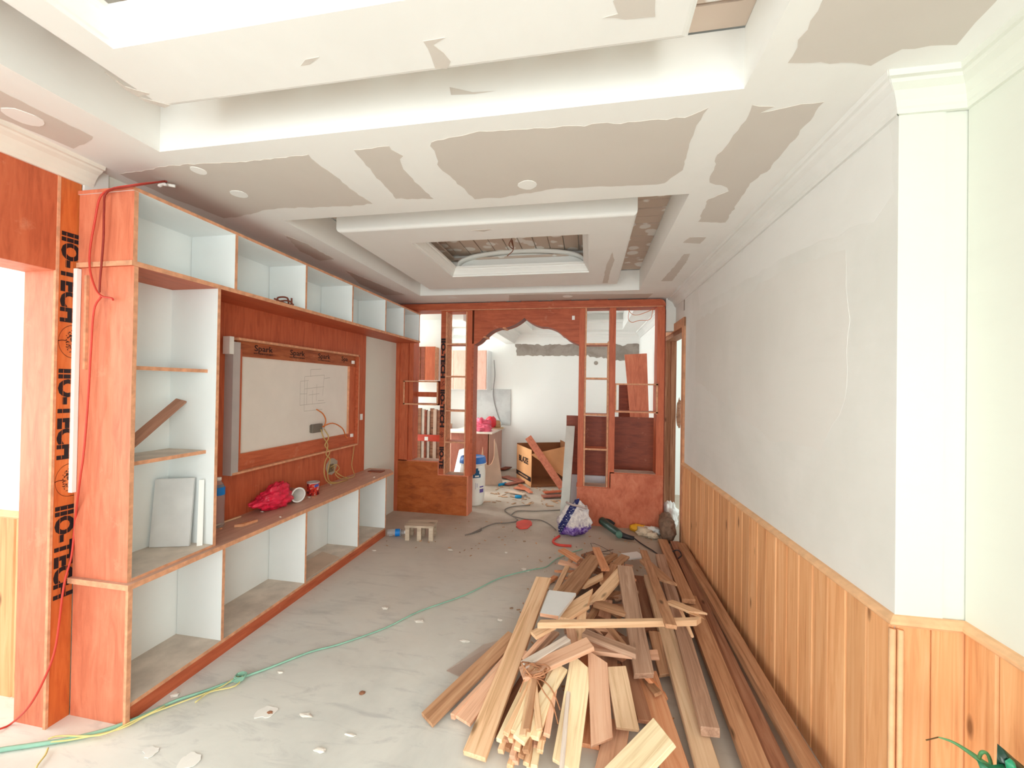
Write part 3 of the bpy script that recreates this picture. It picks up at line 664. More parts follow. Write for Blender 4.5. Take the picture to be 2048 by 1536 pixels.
# --- top run of boxes ---
uc = thing('upper_cabinet', (-2.1, 3.0, 2.005), 'long run of six white open boxes fixed under the ceiling, plywood front edges', 'cabinet')
zu0, zu1 = 2.005, 2.350
box('end_panel', (XB, 1.452, zu0+0.02), (XC, 1.452+T, zu1), MEL, uc, {'-y': PINKY, '+x': EDGE})
box('bottom_panel', (XB, 1.445, zu0), (XC+0.004, 4.56, zu0+0.022), MEL, uc, {'+x': EDGE, '-z': REDH, '-y': EDGE})
box('top_panel', (XB, 1.445, zu1-0.016), (XC+0.002, 4.56, zu1), MEL, uc, {'+x': EDGE, '+z': REDH, '-y': PINKY})
box('back_panel', (XB-0.006, 1.47, zu0+0.022), (XB+0.006, 4.55, zu1-0.016), MEL, uc)
for y in (1.985, 2.57, 3.15, 3.725, 4.135, 4.545):
    box('divider', (XB+0.01, y-0.009, zu0+0.022), (XC-0.001, y+0.009, zu1-0.016), MEL, uc, {'+x': EDGE})
# --- red panel with the framed screen recess ---
tv = thing('television_panel', (XB, 2.9, 0.622), 'red plywood wall panel with a framed white recess, above the worktop', 'wall panel')
box('backing_board', (XF, 1.892, 0.622), (XB+0.004, 3.885, zu0), RED, tv, {'+y': EDGE})
fy0, fy1, fz0, fz1 = 2.195, 3.665, 0.915, 1.79
xo = XB+0.045
box('white_board', (XB+0.004, 2.30, 1.02), (XB+0.012, 3.56, 1.69), plain('white_recess_board', (0.80, 0.755, 0.70), 0.6, 0.3, 0.02), tv)
box('bottom_rail', (XB+0.004, fy0+0.05, fz0+0.014), (xo-0.012, fy1, 1.035), REDH, tv, {'+z': EDGE})
trail_ = box('top_rail', (XB+0.004, fy0+0.085, 1.675), (xo-0.016, fy1-0.02, fz1-0.016), red_ply('stamped_rail_ply', (0.22, 0.05, 0.02), (0.38, 0.10, 0.035), (0.5, 0.16, 0.06), (14, 1.6, 14)), tv, {'-z': EDGE})
box('left_rail', (XB+0.004, fy0+0.085, 1.035), (xo+0.0, 2.305, 1.72), RED, tv, {'+y': EDGE})
box('right_rail', (XB+0.004, 3.55, 1.035), (xo-0.012, 3.645, 1.675), RED, tv, {'-y': EDGE})
box('grey_upright', (XB+0.004, fy0+0.02, fz0+0.0), (xo+0.02, fy0+0.075, fz1-0.03), GREYMETAL, tv)
box('white_end_cap', (XB+0.02, fy0-0.012, fz1-0.11), (xo+0.024, fy0+0.02, fz1), WALLPURE, tv)
box('edge_frame', (XB+0.004, fy0+0.06, fz1-0.016), (xo+0.022, fy1, fz1), EDGE, tv)
box('edge_frame', (XB+0.004, fy0+0.03, fz0), (xo+0.022, fy1, fz0+0.014), EDGE, tv)
box('edge_frame', (XB+0.004, fy1-0.013, fz0), (xo+0.022, fy1, fz1), REDH, tv, {'+x': EDGE})
for z in (1.70, 1.0):
    box('white_clip', (xo-0.01, 3.575, z), (xo+0.004, 3.605, z+0.03), WALLPURE, tv)
for y, s in ((2.50, 'Spark'), (2.84, 'Spark'), (3.17, 'Spark'), (3.47, 'Spa')):
    m = basis((0, 1, 0), (0.0, 0, 1), (xo-0.0155, y, 1.737)); 
    text('stamped_lettering', s, m, 0.058, BLACK, trail_, sx=1.25, bold=0.0005)
    if s == 'Spark':
        marks('stamped_fine_print', basis((0, 1, 0), (0, 0, 1), (xo-0.0153, y, 1.703)), 0.17, 0.011, BLACK, trail_, 16)
# pencil sketch on the white board
PENCIL = plain('pencil', (0.50, 0.46, 0.42))
pl_ = []
def pl(y0, z0, y1, z1): pl_.append(((y0, z0), (y1, z1)))
for a in ((2.95, 1.56, 3.20, 1.58), (2.95, 1.46, 3.20, 1.48), (2.90, 1.33, 3.22, 1.34), (2.95, 1.28, 3.18, 1.285), (2.95, 1.56, 2.95, 1.28), (3.20, 1.58, 3.18, 1.40), (2.90, 1.52, 2.90, 1.33), (2.90, 1.52, 3.0, 1.53), (3.05, 1.45, 3.05, 1.33), (2.98, 1.52, 2.98, 1.33), (3.0, 1.41, 3.14, 1.42), (3.10, 1.50, 3.10, 1.36), (3.12, 1.36, 3.20, 1.36), (2.90, 1.42, 2.98, 1.42), (3.20, 1.55, 3.28, 1.56), (3.02, 1.62, 3.16, 1.63), (3.02, 1.62, 3.02, 1.56)): pl(*a)
V, F = [], []
for (a, b) in pl_:
    d = Vector((b[0]-a[0], b[1]-a[1])).normalized(); nx = Vector((-d.y, d.x))*0.0016
    i = len(V)
    for p, s in ((a, 1), (b, 1), (b, -1), (a, -1)): V.append((XB+0.0127, p[0]+nx.x*s, p[1]+nx.y*s))
    F.append((i, i+1, i+2, i+3))
obj('pencil_sketch', V, F, PENCIL, None, tv)
# electrical box and wires
GREYP = plain('grey_plastic', (0.20, 0.17, 0.14), 0.6); ORW = plain('orange_wire', (0.70, 0.20, 0.05), 0.45); YEW = plain('yellow_wire', (0.55, 0.38, 0.14), 0.45)
eb = thing('junction_box', (XB+0.012, 3.10, 1.13), 'grey junction box spilling orange and brown wires on the white recessed board', 'junction box')
box('housing', (XB+0.012, 3.03, 1.095), (XB+0.04, 3.15, 1.165), GREYP, eb)
box('rim', (XB+0.012, 3.02, 1.10), (XB+0.022, 3.035, 1.16), GREYP, eb)
x_ = XB+0.045
tubes('orange_wires', [[(x_, 3.16, 1.13), (x_+0.01, 3.17, 1.19), (x_+0.01, 3.13, 1.25), (x_, 3.06, 1.29)],
                       [(x_, 3.14, 1.14), (x_+0.02, 3.25, 1.16), (x_+0.02, 3.40, 1.10), (x_+0.01, 3.47, 1.02), (x_+0.01, 3.50, 1.0)]], 0.0055, ORW, eb)
tubes('yellow_wires', [[(x_, 3.12, 1.12), (x_+0.02, 3.13, 1.05), (x_+0.02, 3.19, 0.98), (x_+0.02, 3.17, 0.90), (x_+0.03, 3.21, 0.85), (x_+0.03, 3.18, 0.74), (x_+0.03, 3.21, 0.66), (x_+0.05, 3.30, 0.63)],
                       [(x_, 3.16, 1.12), (x_+0.02, 3.20, 1.04), (x_+0.02, 3.15, 0.98), (x_+0.02, 3.22, 0.91), (x_+0.025, 3.15, 0.84), (x_+0.03, 3.14, 0.72), (x_+0.04, 3.22, 0.64), (x_+0.07, 3.42, 0.63)]], 0.005, YEW, eb)
sk = thing('wall_socket_hole', (XB+0.004, 3.34, 0.75), 'ragged plastered hole with twisted yellow wires in the red panel above the worktop', 'socket')
q = strip_poly([(XB+0.006, 3.34+0.085*math.cos(a)*(1+0.15*math.sin(3*a)), 0.76+0.075*math.sin(a)) for a in [2*PI*i/12 for i in range(12)]], 3, 0.006, 0.02, (1, 0, 0))
n = len(q); obj('plaster_ring', [tuple(p) for p in q]+[(XB+0.003, p.y, p.z) for p in q], [tuple(range(n))]+[(i, (i+1) % n, n+(i+1) % n, n+i) for i in range(n)], plain('grey_plaster', (0.42, 0.37, 0.30), 0.9), None, sk)
box('recessed_box', (XB+0.004, 3.29, 0.715), (XB+0.009, 3.36, 0.785), plain('old_box', (0.20, 0.15, 0.09)), sk)
tubes('twisted_wires', [[(XB+0.01, 3.31, 0.76), (XB+0.05, 3.34, 0.78), (XB+0.06, 3.37, 0.74), (XB+0.05, 3.33, 0.70), (XB+0.08, 3.38, 0.645), (XB+0.12, 3.50, 0.64)],
                        [(XB+0.01, 3.33, 0.74), (XB+0.06, 3.30, 0.77), (XB+0.05, 3.33, 0.72), (XB+0.09, 3.42, 0.65), (XB+0.10, 3.55, 0.64), (XB+0.03, 3.62, 0.72), (XB+0.02, 3.66, 0.84), (XB+0.03, 3.66, 0.93)]], 0.004, YEW, sk)
ws = thing('wall_switch', (XB+0.004, 3.81, 1.17), 'small white switch plate on the right edge of the red panel', 'switch')
box('plate', (XB+0.004, 3.79, 1.145), (XB+0.012, 3.83, 1.205), WALLPURE, ws); box('rocker', (XB+0.012, 3.802, 1.155), (XB+0.015, 3.818, 1.195), MELW, ws)

# leaning things in the tall cabinet
lb = plank('offcut_board', (-2.02, 1.462+0.02, 1.205), (-2.16, 1.855, 1.405), 0.05, 0.012, planks_mat('tea_brown_board', (0.30, 0.14, 0.09), (0.42, 0.20, 0.13), (0.47, 0.24, 0.16), knots=False), roll=0.35)
tag(lb, 'thin brown strip of board leaning diagonally inside the tall cabinet', 'board')
def leaning(name, pts, nrm, t, mat, label, cat, edge=None):
    P = [Vector(p) for p in pts]; N = Vector(nrm).normalized()*t
    return tag(hexa(name, [*P, *[p+N for p in P]], mat), label, cat)
leaning('melamine_offcut', [(-2.24, 1.775, 0.636), (-2.06, 1.835, 0.636), (-2.06, 1.857, 0.99), (-2.24, 1.80, 0.985)], (0.1, -0.3, 0), 0.012, plain('grey_melamine', (0.66, 0.66, 0.66), 0.5), 'grey-white melamine offcut standing upright in the bottom of the tall cabinet', 'board')
leaning('edging_strip', [(-2.02, 1.835, 0.636), (-2.0, 1.85, 0.636), (-2.01, 1.862, 0.98), (-2.03, 1.85, 0.98)], (0.2, -0.2, 0), 0.006, WALLPURE, 'narrow white strip standing beside the grey offcut in the tall cabinet', 'strip')

# ======================= ROOM DIVIDER =======================
rd = thing('room_divider', (-0.75, 4.68, 0), 'red plywood room divider with a scalloped arch, open shelves and solid low ends', 'room divider')
PY0, PY1 = 4.60, 4.78
fr = {'-z': RED, '+z': EDGE}
def pb(name, x0, x1, z0, z1, mat=RED, y0=PY0, y1=PY1, faces=None):
    return box(name, (x0, y0, z0), (x1, y1, z1), mat, rd, faces)
pb('left_upright', -2.262, -2.118, 0, 2.40, RED); pb('left_upright_inner', -2.116, -2.062, 0.60, 2.40, RED, PY0+0.02)
pb('left_stub_wall', -2.27, -2.225, 0, 2.41, RED, PY0-0.015, PY0)
prism('low_end', [(-2.242, 0), (-1.365, 0), (-1.365, 0.452), (-1.723, 0.452), (-1.723, 0.602), (-2.242, 0.602)], 'y', PY0-0.014, PY0, AMBER, rd, EDGE)
prism('low_end_cap', [(-2.245, 0.0), (-1.352, 0), (-1.352, 0.462), (-1.715, 0.462), (-1.715, 0.612), (-2.245, 0.612), (-2.245, 0.60), (-1.727, 0.60), (-1.727, 0.45), (-1.364, 0.45), (-1.364, 0.012), (-2.245, 0.012)], 'y', PY0, PY1, PINKY, rd)
DUST2 = plain('dusty_ledge', (0.60, 0.44, 0.36), 0.8, 0.1, 0.1, 14)
box('ledge', (-2.06, PY0+0.005, 0.612), (-1.72, PY1-0.005, 0.614), DUST2, rd); box('ledge', (-1.66, PY0+0.005, 0.462), (-1.40, PY1-0.005, 0.464), DUST2, rd)
# printed post of the left ladder
post_ = pb('ladder_post', -1.713, -1.657, 0.462, 2.39, RED, PY0, PY1, {'-y': REDX})
pb('ladder_post_lining', -1.656, -1.640, 0.462, 2.39, EDGE, PY0+0.003)
pb('ladder_post', -1.394, -1.334, 0.462, 2.39, RED)
pb('ladder_post_lining', -1.41, -1.396, 0.462, 2.39, EDGE, PY0+0.003)
pb('arch_cheek', -1.334, -1.312, 0.462, 2.0, REDX, PY0+0.004)
for z in (1.996, 1.615, 1.212, 0.844): pb('rung', -1.656, -1.394, z-0.009, z+0.009, RED, PY0+0.002, PY1, {'-y': EDGE})
pb('rung', -1.656, -1.394, 2.375, 2.39, RED)
for z0, z1, s in ((2.056, 1.60, 'IIO-TECH'), (1.454, 1.02, 'IIO-TECH'), (0.80, 0.52, 'IIO-TE')):
    m = basis((0, 0, -1), (1, 0, 0), (-1.685, PY0-0.0012, (z0+z1)/2))
    text('printed_lettering', s, m, 0.07, BLACK, post_, sx=(z0-z1)/0.07/(4.05 if len(s) > 6 else 3.0), bold=0.004)
for z in (1.53, 0.93):
    V, F = [], []
    for k in range(70):
        a = R.uniform(0, 2*PI); q = math.sqrt(R.random())*0.024; s = R.uniform(0.001, 0.003); i = len(V)
        x, zz = -1.685+q*math.cos(a), z+q*math.sin(a)*1.6
        V += [(x-s, PY0-0.0012, zz-s), (x+s, PY0-0.0012, zz-s), (x+s, PY0-0.0012, zz+s), (x-s, PY0-0.0012, zz+s)]; F.append((i, i+1, i+2, i+3))
    obj('printed_tree_emblem', V, F, BLACK, None, post_)
# small hanging box, left
pb('cubby_side', -2.168, -2.150, 1.277, 1.557, RED, PY0-0.02, PY1, {'-y': EDGE}); pb('cubby_side', -1.748, -1.73, 1.277, 1.557, RED, PY0-0.02, PY1, {'-y': EDGE})
pb('cubby_top', -2.168, -1.73, 1.545, 1.560, RED, PY0-0.02, PY1, {'-y': EDGE}); pb('cubby_bottom', -2.168, -1.73, 1.272, 1.290, RED, PY0-0.02, PY1, {'-y': EDGE})
pb('cubby_slat', -2.15, -1.748, 1.365, 1.425, RED, PY1-0.03, PY1-0.012)
# right-hand side
prism('low_end', [(-0.106, 0), (0.798, 0), (0.798, 0.580), (0.254, 0.580), (0.254, 0.413), (-0.106, 0.413)], 'y', PY0-0.014, PY0, REDL, rd, EDGE)
prism('low_end_cap', [(-0.106, 0), (0.80, 0), (0.80, 0.59), (0.246, 0.59), (0.246, 0.423), (-0.112, 0.423), (-0.112, 0.411), (0.258, 0.411), (0.258, 0.578), (0.786, 0.578), (0.786, 0.012), (-0.106, 0.012)], 'y', PY0, PY1, RED, rd)
box('ledge', (0.295, PY0+0.005, 0.59), (0.725, PY1-0.005, 0.592), DUST2, rd); box('ledge', (-0.03, PY0+0.005, 0.423), (0.22, PY1-0.005, 0.425), DUST2, rd)
pb('ladder_post', -0.103, -0.041, 0.423, 2.39, RED); pb('ladder_post_lining', -0.039, -0.023, 0.423, 2.39, EDGE, PY0+0.004)
pb('ladder_post', 0.226, 0.292, 0.423, 2.39, RED); pb('ladder_post_lining', 0.21, 0.224, 0.423, 2.02, EDGE, PY0+0.004)
for z in (1.99, 1.61, 1.21, 0.831): pb('rung', -0.041, 0.226, z-0.010, z+0.010, RED, PY0+0.002, PY1, {'-y': EDGE})
pb('right_upright', 0.724, 0.80, 0.59, 2.40, RED); pb('upright_side', 0.803, 0.812, 0, 2.36, DARKRED, PY0+0.01)
pb('cubby_top', 0.293, 0.735, 1.545, 1.560, RED, PY0-0.02, PY1, {'-y': EDGE}); pb('cubby_bottom', 0.293, 0.735, 1.245, 1.26, RED, PY0-0.02, PY1, {'-y': EDGE})
pb('cubby_side', 0.715, 0.735, 1.235, 1.565, RED, PY0-0.02, PY1, {'-y': EDGE}); pb('cubby_side', 0.293, 0.305, 1.245, 1.55, EDGE, PY0-0.01)
# header with one rounded end
hp = [(-2.27, 2.392), (0.80, 2.392)]+[(0.74+0.06*math.cos(a), 2.405+0.06*math.sin(a)) for a in [PI/2*i/6 for i in range(7)]]+[(-2.27, 2.468)]
prism('header', hp, 'y', PY0-0.03, PY1+0.03, REDX, rd)
pb('header_edge', -1.72, 0.78, 2.386, 2.392, EDGE, PY0-0.03, PY0-0.01)
for k, (a, b_) in enumerate(((-1.12, -0.93), (-0.76, -0.56), (-0.40, -0.2), (0.0, 0.2))):
    pb('shim', a, b_, 2.468, 2.479, DARKRED, PY0-0.02, PY1)
# scalloped arch
def bez(a, b, bul, n=8):
    a, b = Vector(a), Vector(b); d = b-a; nr = Vector((-d.y, d.x)).normalized()
    return [tuple(a.lerp(b, i/n)+nr*bul*math.sin(PI*i/n)) for i in range(n)]
lowL = bez((-1.312, 1.985), (-1.194, 2.078), -0.012)+bez((-1.192, 2.066), (-0.985, 2.186), 0.022)+bez((-0.955, 2.176), (-0.722, 2.290), -0.018)
lowR = bez((-0.722, 2.290), (-0.489, 2.180), -0.018)+bez((-0.462, 2.186), (-0.262, 2.064), 0.022)+bez((-0.26, 2.075), (-0.10, 1.985), -0.012)+[(-0.10, 1.985)]
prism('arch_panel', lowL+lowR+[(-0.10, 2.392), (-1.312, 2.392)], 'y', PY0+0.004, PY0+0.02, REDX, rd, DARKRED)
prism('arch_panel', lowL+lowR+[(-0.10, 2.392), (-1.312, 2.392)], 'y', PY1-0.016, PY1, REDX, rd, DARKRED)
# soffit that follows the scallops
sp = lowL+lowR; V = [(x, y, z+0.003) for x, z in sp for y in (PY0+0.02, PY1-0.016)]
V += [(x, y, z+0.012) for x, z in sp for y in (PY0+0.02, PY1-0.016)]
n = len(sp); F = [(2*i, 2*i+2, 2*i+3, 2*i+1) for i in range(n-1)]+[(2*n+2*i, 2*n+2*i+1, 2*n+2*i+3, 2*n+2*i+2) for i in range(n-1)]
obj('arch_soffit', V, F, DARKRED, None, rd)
for k, (x, z) in enumerate(((-1.182, 2.075), (-0.955, 2.178))):
    pb('edge_filler', x-0.016, x+0.016, z-0.006, z+0.008, EDGE, PY0, PY1)
box('white_note', (-0.202, 4.598, 2.269), (-0.155, 4.604, 2.272), WALLPURE, rd) if False else None
pb('white_clip', -0.185, -0.155, 2.26, 2.305, WALLPURE, PY0-0.002, PY0+0.003)
tubes('hanging_wires', [[(0.42, 4.7, 2.39), (0.47, 4.7, 2.33), (0.53, 4.7, 2.32), (0.62, 4.7, 2.35), (0.70, 4.7, 2.385)],
                        [(0.44, 4.7, 2.39), (0.43, 4.7, 2.28), (0.47, 4.7, 2.24), (0.55, 4.7, 2.26), (0.66, 4.7, 2.27), (0.69, 4.7, 2.38)]], 0.003, ORW, rd)

# ======================= KITCHEN AND FAR ROOM =======================
MAROON = red_ply('maroon_cabinet_board', (0.24, 0.075, 0.05), (0.32, 0.10, 0.065), (0.38, 0.13, 0.09), (9, 9, 2), 0.2, (0.45, 0.22, 0.15))
DUSTYPINK = red_ply('dusty_pink_board', (0.50, 0.27, 0.21), (0.58, 0.33, 0.26), (0.63, 0.38, 0.31), (9, 9, 2), 0.2, (0.62, 0.45, 0.38))
BEIGEB = plain('raw_fibreboard', (0.66, 0.50, 0.39), 0.8, 0.1, 0.06)
pen = thing('kitchen_counter', (-1.9, 6.9, 0), 'maroon kitchen peninsula counter beyond the arch, pale top with a rounded left end', 'counter')
box('front_panel', (-2.20, 6.45, 0.06), (-1.56, 6.47, 0.74), MAROON, pen)
box('kick_board', (-2.18, 6.48, 0), (-1.58, 6.50, 0.06), DARKRED, pen)
box('end_panel', (-1.575, 6.45, 0), (-1.555, 7.44, 0.74), DUSTYPINK, pen, {'-y': EDGE})
box('side_panel', (-2.22, 6.45, 0), (-2.20, 7.44, 0.74), DUSTYPINK, pen)
top = [(-1.50, 7.44), (-1.50, 6.42), (-2.20, 6.42)]+[(-2.22+0.20*math.cos(a), 6.62+0.20*math.sin(a)) for a in [-PI/2-PI*i/10 for i in range(1, 10)]]+[(-2.22, 6.84), (-2.22, 7.44)]
prism('worktop', top[::-1], 'z', 0.74, 0.765, plain('cream_worktop', (0.80, 0.72, 0.64), 0.4, 0.4, 0.03), pen)
box('splashback', (-2.16, YB-0.02, 0.80), (-1.40, YB-0.004, 1.46), plaster('grey_marble_tile', (0.52, 0.53, 0.52), (0.42, 0.42, 0.42), 0.7, 5, 0.3), pen)
tube('hanging_cable', [(-1.72, YB-0.03, 2.0), (-1.70, YB-0.03, 1.7), (-1.73, YB-0.03, 1.35), (-1.66, YB-0.03, 1.05), (-1.58, YB-0.03, 0.83)], 0.006, plain('grey_cable', (0.3, 0.28, 0.27)), pen)
kc = thing('wall_cabinet', (-2.2, 7.2, 1.445), 'dusty pink kitchen wall cabinet with a white side, hung beyond the divider', 'cabinet')
box('carcass', (-2.72, 7.12, 1.445), (-1.77, YB-0.002, 2.157), MELW, kc)
for a, b_ in ((-2.715, -2.40), (-2.395, -2.085), (-2.08, -1.79)):
    box('cabinet_door', (a, 7.10, 1.45), (b_, 7.118, 2.15), DUSTYPINK, kc, edge=EDGE)
bk = thing('kitchen_base_cabinet', (-3.0, 7.0, 0), 'pinkish kitchen base cabinet with a white drawer, seen through the left ladder shelves', 'cabinet')
box('carcass', (-3.3, 6.75, 0.05), (-2.40, 7.09, 0.80), DUSTYPINK, bk); box('worktop', (-3.3, 6.72, 0.80), (-2.40, 7.095, 0.83), BEIGEB, bk)
box('drawer_front', (-3.0, 6.735, 0.66), (-2.5, 6.749, 0.76), WALLPURE, bk)
ap = thing('appliance', (-2.85, 6.9, 0.83), 'pale square kitchen appliance standing on the pinkish base cabinet', 'appliance')
box('body', (-2.98, 6.80, 0.83), (-2.62, 7.05, 1.05), WALLPURE, ap); box('dark_front', (-2.95, 6.795, 0.86), (-2.75, 6.80, 1.02), plain('smoked_front', (0.42, 0.36, 0.33), 0.3), ap)

# boards leaning on the peninsula
nb = [(-1.49, 0.0), (-1.14, 0.0), (-1.24, 0.62), (-1.275, 0.70)]+[(-1.36+0.085*math.cos(a), 0.50+0.20*math.sin(a)) for a in [-PI*i/12 for i in range(1, 12)]]+[(-1.455, 0.58), (-1.47, 0.45)]
o = prism('notched_board', [(x-0.36, z) for x, z in nb], 'y', 6.40, 6.42, BEIGEB, None, EDGE); tag(o, 'pale fibreboard offcut with a deep rounded notch leaning on the peninsula end', 'board')
o.rotation_euler = (math.radians(-3), 0, math.radians(22)); o.location = (2.52, 0.82, 0.335)
o = hexa('white_board', [(-2.02, 5.95, 0), (-1.80, 5.80, 0), (-1.80, 5.82, 0), (-2.02, 5.97, 0), (-1.94, 6.08, 0.52), (-1.72, 5.98, 0.60), (-1.72, 6.0, 0.60), (-1.94, 6.1, 0.52)], MELW)
tag(o, 'white board with a slanted top leaning upright left of the blue-lidded barrel', 'board')
# things on the peninsula
PINKC = plain('pink_plastic', (0.78, 0.12, 0.20), 0.45, 0.4, 0.15, 12)
o = blob('pink_plastic_bag', (-1.72, 6.60, 0.80), (0.15, 0.10, 0.075), 0.35, 1.6, PINKC, sub=4, seed=3, flat=0.766); tag(o, 'crumpled pink plastic bag at the front of the peninsula worktop', 'bag')
o = blob('pink_plastic_bag', (-1.80, 6.80, 0.85), (0.14, 0.10, 0.10), 0.4, 1.8, PINKC, sub=4, seed=8, flat=0.766); tag(o, 'taller crumpled pink bag behind the front one on the peninsula', 'bag')
o = blob('red_bag', (-1.68, 7.05, 0.87), (0.10, 0.09, 0.11), 0.15, 1.5, plain('red_plastic', (0.75, 0.04, 0.06), 0.4), sub=3, seed=5, flat=0.766); tag(o, 'round knotted red bag near the tiles on the peninsula', 'bag')
dr = thing('hand_sprayer', (-1.95, 6.75, 0.766), 'yellow and black hand tool standing on the peninsula beside the divider post', 'tool')
YEL = plain('yellow_plastic', (0.85, 0.42, 0.03), 0.4); BLK = plain('black_plastic', (0.03, 0.03, 0.035), 0.4)
prism('wedge_body', [(-2.0, 0.85), (-1.97, 0.98), (-1.93, 0.98), (-1.88, 0.85)], 'y', 6.72, 6.78, YEL, dr); prism('black_base', [(-2.0, 0.766), (-1.88, 0.766), (-1.88, 0.85), (-2.0, 0.85)], 'y', 6.71, 6.79, BLK, dr)
prism('black_core', [(-1.968, 0.86), (-1.95, 0.95), (-1.93, 0.86)], 'y', 6.715, 6.785, BLK, dr)
mg = thing('gold_pot', (-1.57, 7.15, 0.766), 'small gold-brown pot with a dark handle on the peninsula by the tiles', 'pot')
lathe('pot_body', [(0.0, 0), (0.06, 0), (0.065, 0.02), (0.06, 0.09), (0.045, 0.12), (0.03, 0.125), (0.0, 0.125)], (-1.57, 7.10, 0.785), plain('aged_gold', (0.50, 0.27, 0.12), 0.4, 0.5, 0.2, 20), mg)
tube('pot_handle', [(-1.63, 7.10, 0.88), (-1.68, 7.10, 0.88), (-1.68, 7.10, 0.82), (-1.63, 7.10, 0.81)], 0.009, BLK, mg)
lathe('tray', [(0, 0), (0.12, 0), (0.13, 0.015), (0.12, 0.02), (0, 0.012)], (-1.58, 7.10, 0.766), plain('straw_tray', (0.62, 0.42, 0.25), 0.6), mg)
o = lathe('glass_bowl', [(0, 0), (0.03, 0), (0.055, 0.05), (0.06, 0.10), (0.056, 0.10), (0.05, 0.05), (0, 0.01)], (-1.60, 7.33, 0.766), plain('milky_plastic', (0.72, 0.76, 0.77), 0.2, 0.5)); tag(o, 'cloudy plastic bowl at the back of the peninsula under the tiles', 'bowl')

# blue-lidded barrel
bl = thing('barrel', (-1.44, 5.10, 0), 'white plastic barrel with a blue lid and blue printed marks, beside the arch', 'barrel')
BW = plain('barrel_white', (0.84, 0.83, 0.77), 0.35, 0.4, 0.02); BLUE = plain('blue_plastic', (0.02, 0.17, 0.58), 0.35, 0.5, 0.05)
lathe('drum', [(0.0, 0), (0.13, 0), (0.145, 0.02), (0.155, 0.10), (0.163, 0.28), (0.163, 0.42), (0.152, 0.50), (0.14, 0.525), (0.0, 0.525)], (-1.44, 5.10, 0), BW, bl, 40)
lathe('lid', [(0.135, 0.0), (0.168, 0.0), (0.172, 0.012), (0.168, 0.05), (0.158, 0.085), (0.145, 0.088), (0.138, 0.075), (0.0, 0.07)], (-1.44, 5.10, 0.52), BLUE, bl, 40)
lathe('white_lock_ring', [(0.165, 0), (0.176, 0.004), (0.176, 0.016), (0.165, 0.02)], (-1.44, 5.10, 0.513), BW, bl, 40)
def on_drum(th, z, r=0.1645): return (-1.44+r*math.sin(th), 5.10-r*math.cos(th), z)
def drum_patch(t0, t1, z0, z1, mat, name, k=6):
    V = [on_drum(t0+(t1-t0)*i/k, z) for i in range(k+1) for z in (z0, z1)]
    return obj(name, V, [(2*i, 2*i+2, 2*i+3, 2*i+1) for i in range(k)], mat, None, bl)
NAVY = plain('navy_print', (0.02, 0.10, 0.22), 0.5); VIO = plain('violet_print', (0.12, 0.08, 0.32), 0.5)
drum_patch(0.30, 0.92, 0.36, 0.405, NAVY, 'printed_emblem'); drum_patch(0.42, 0.80, 0.39, 0.45, NAVY, 'printed_emblem'); drum_patch(0.50, 0.70, 0.45, 0.48, NAVY, 'printed_emblem')
drum_patch(0.45, 0.78, 0.372, 0.39, BW, 'printed_emblem_centre').location = (0.001, -0.002, 0)
drum_patch(0.85, 1.25, 0.17, 0.215, VIO, 'printed_label'); drum_patch(0.85, 1.25, 0.235, 0.25, VIO, 'printed_label'); drum_patch(0.02, 0.22, 0.28, 0.29, NAVY, 'printed_label'); drum_patch(0.02, 0.18, 0.25, 0.256, NAVY, 'printed_label')
drum_patch(0.5, 0.52, 0.22, 0.30, VIO, 'printed_label'); drum_patch(0.62, 0.65, 0.24, 0.29, VIO, 'printed_label'); drum_patch(0.02, 0.25, 0.165, 0.17, VIO, 'printed_label')

# large cardboard box
KR = plain('cardboard', (0.70, 0.36, 0.17), 0.8, 0.1, 0.06, 4); KRD = plain('cardboard_inside_shaded', (0.27, 0.11, 0.05), 0.85, 0.1, 0.05)  # inside coloured darker to paint in the shadow within the box
cb = thing('cardboard_box', (-0.75, 6.4, 0), 'large open cardboard box with bold lettering and torn flaps, standing beyond the arch', 'box')
A_, B_, D_, C_ = Vector((-0.82, 6.12, 0)), Vector((-1.14, 6.70, 0)), Vector((-0.45, 7.0, 0)), Vector((-0.24, 6.35, 0))
def wall(name, p, q, z0, z1, mat, parent, t=0.006, z1b=None):
    d = (q-p).normalized(); nr = Vector((-d.y, d.x, 0))*t; u = Vector((0, 0, 1)); z1b = z1 if z1b is None else z1b
    return hexa(name, [p+u*z0, q+u*z0, q+nr+u*z0, p+nr+u*z0, p+u*z1, q+u*z1b, q+nr+u*z1b, p+nr+u*z1], mat, parent)
side_ = wall('side', A_, B_, 0, 0.56, KR, cb, -0.006); wall('side', B_, D_, 0, 0.58, KRD, cb, 0.006); wall('side', D_, C_, 0, 0.62, KRD, cb, 0.006); wall('bottom', A_, C_, 0, 0.04, KRD, cb)
hexa('floor_panel', [A_, C_, D_, B_, A_+Vector((0, 0, 0.008)), C_+Vector((0, 0, 0.008)), D_+Vector((0, 0, 0.008)), B_+Vector((0, 0, 0.008))], KRD, cb)
obj('flap', [(-0.83, 6.1, 0.50), (-0.26, 6.20, 0.64), (-0.24, 6.18, 0.10), (-0.83, 6.108, 0.495), (-0.26, 6.208, 0.64), (-0.24, 6.188, 0.10)], [(0, 2, 1), (3, 4, 5), (0, 1, 4, 3), (1, 2, 5, 4), (2, 0, 3, 5)], KR, None, cb)
dd = (A_-B_).normalized(); nn = Vector((dd.y, -dd.x, 0))
if nn.y > 0: nn = -nn
mB = basis(dd, (0, 0, 1), (A_+B_)/2+nn*0.008+Vector((0, 0, 0.36)))
text('printed_word', 'BLAZE', mB, 0.13, BLACK, side_, sx=1.15, bold=0.002)
q0, q1 = A_+nn*0.0075, B_+nn*0.0075
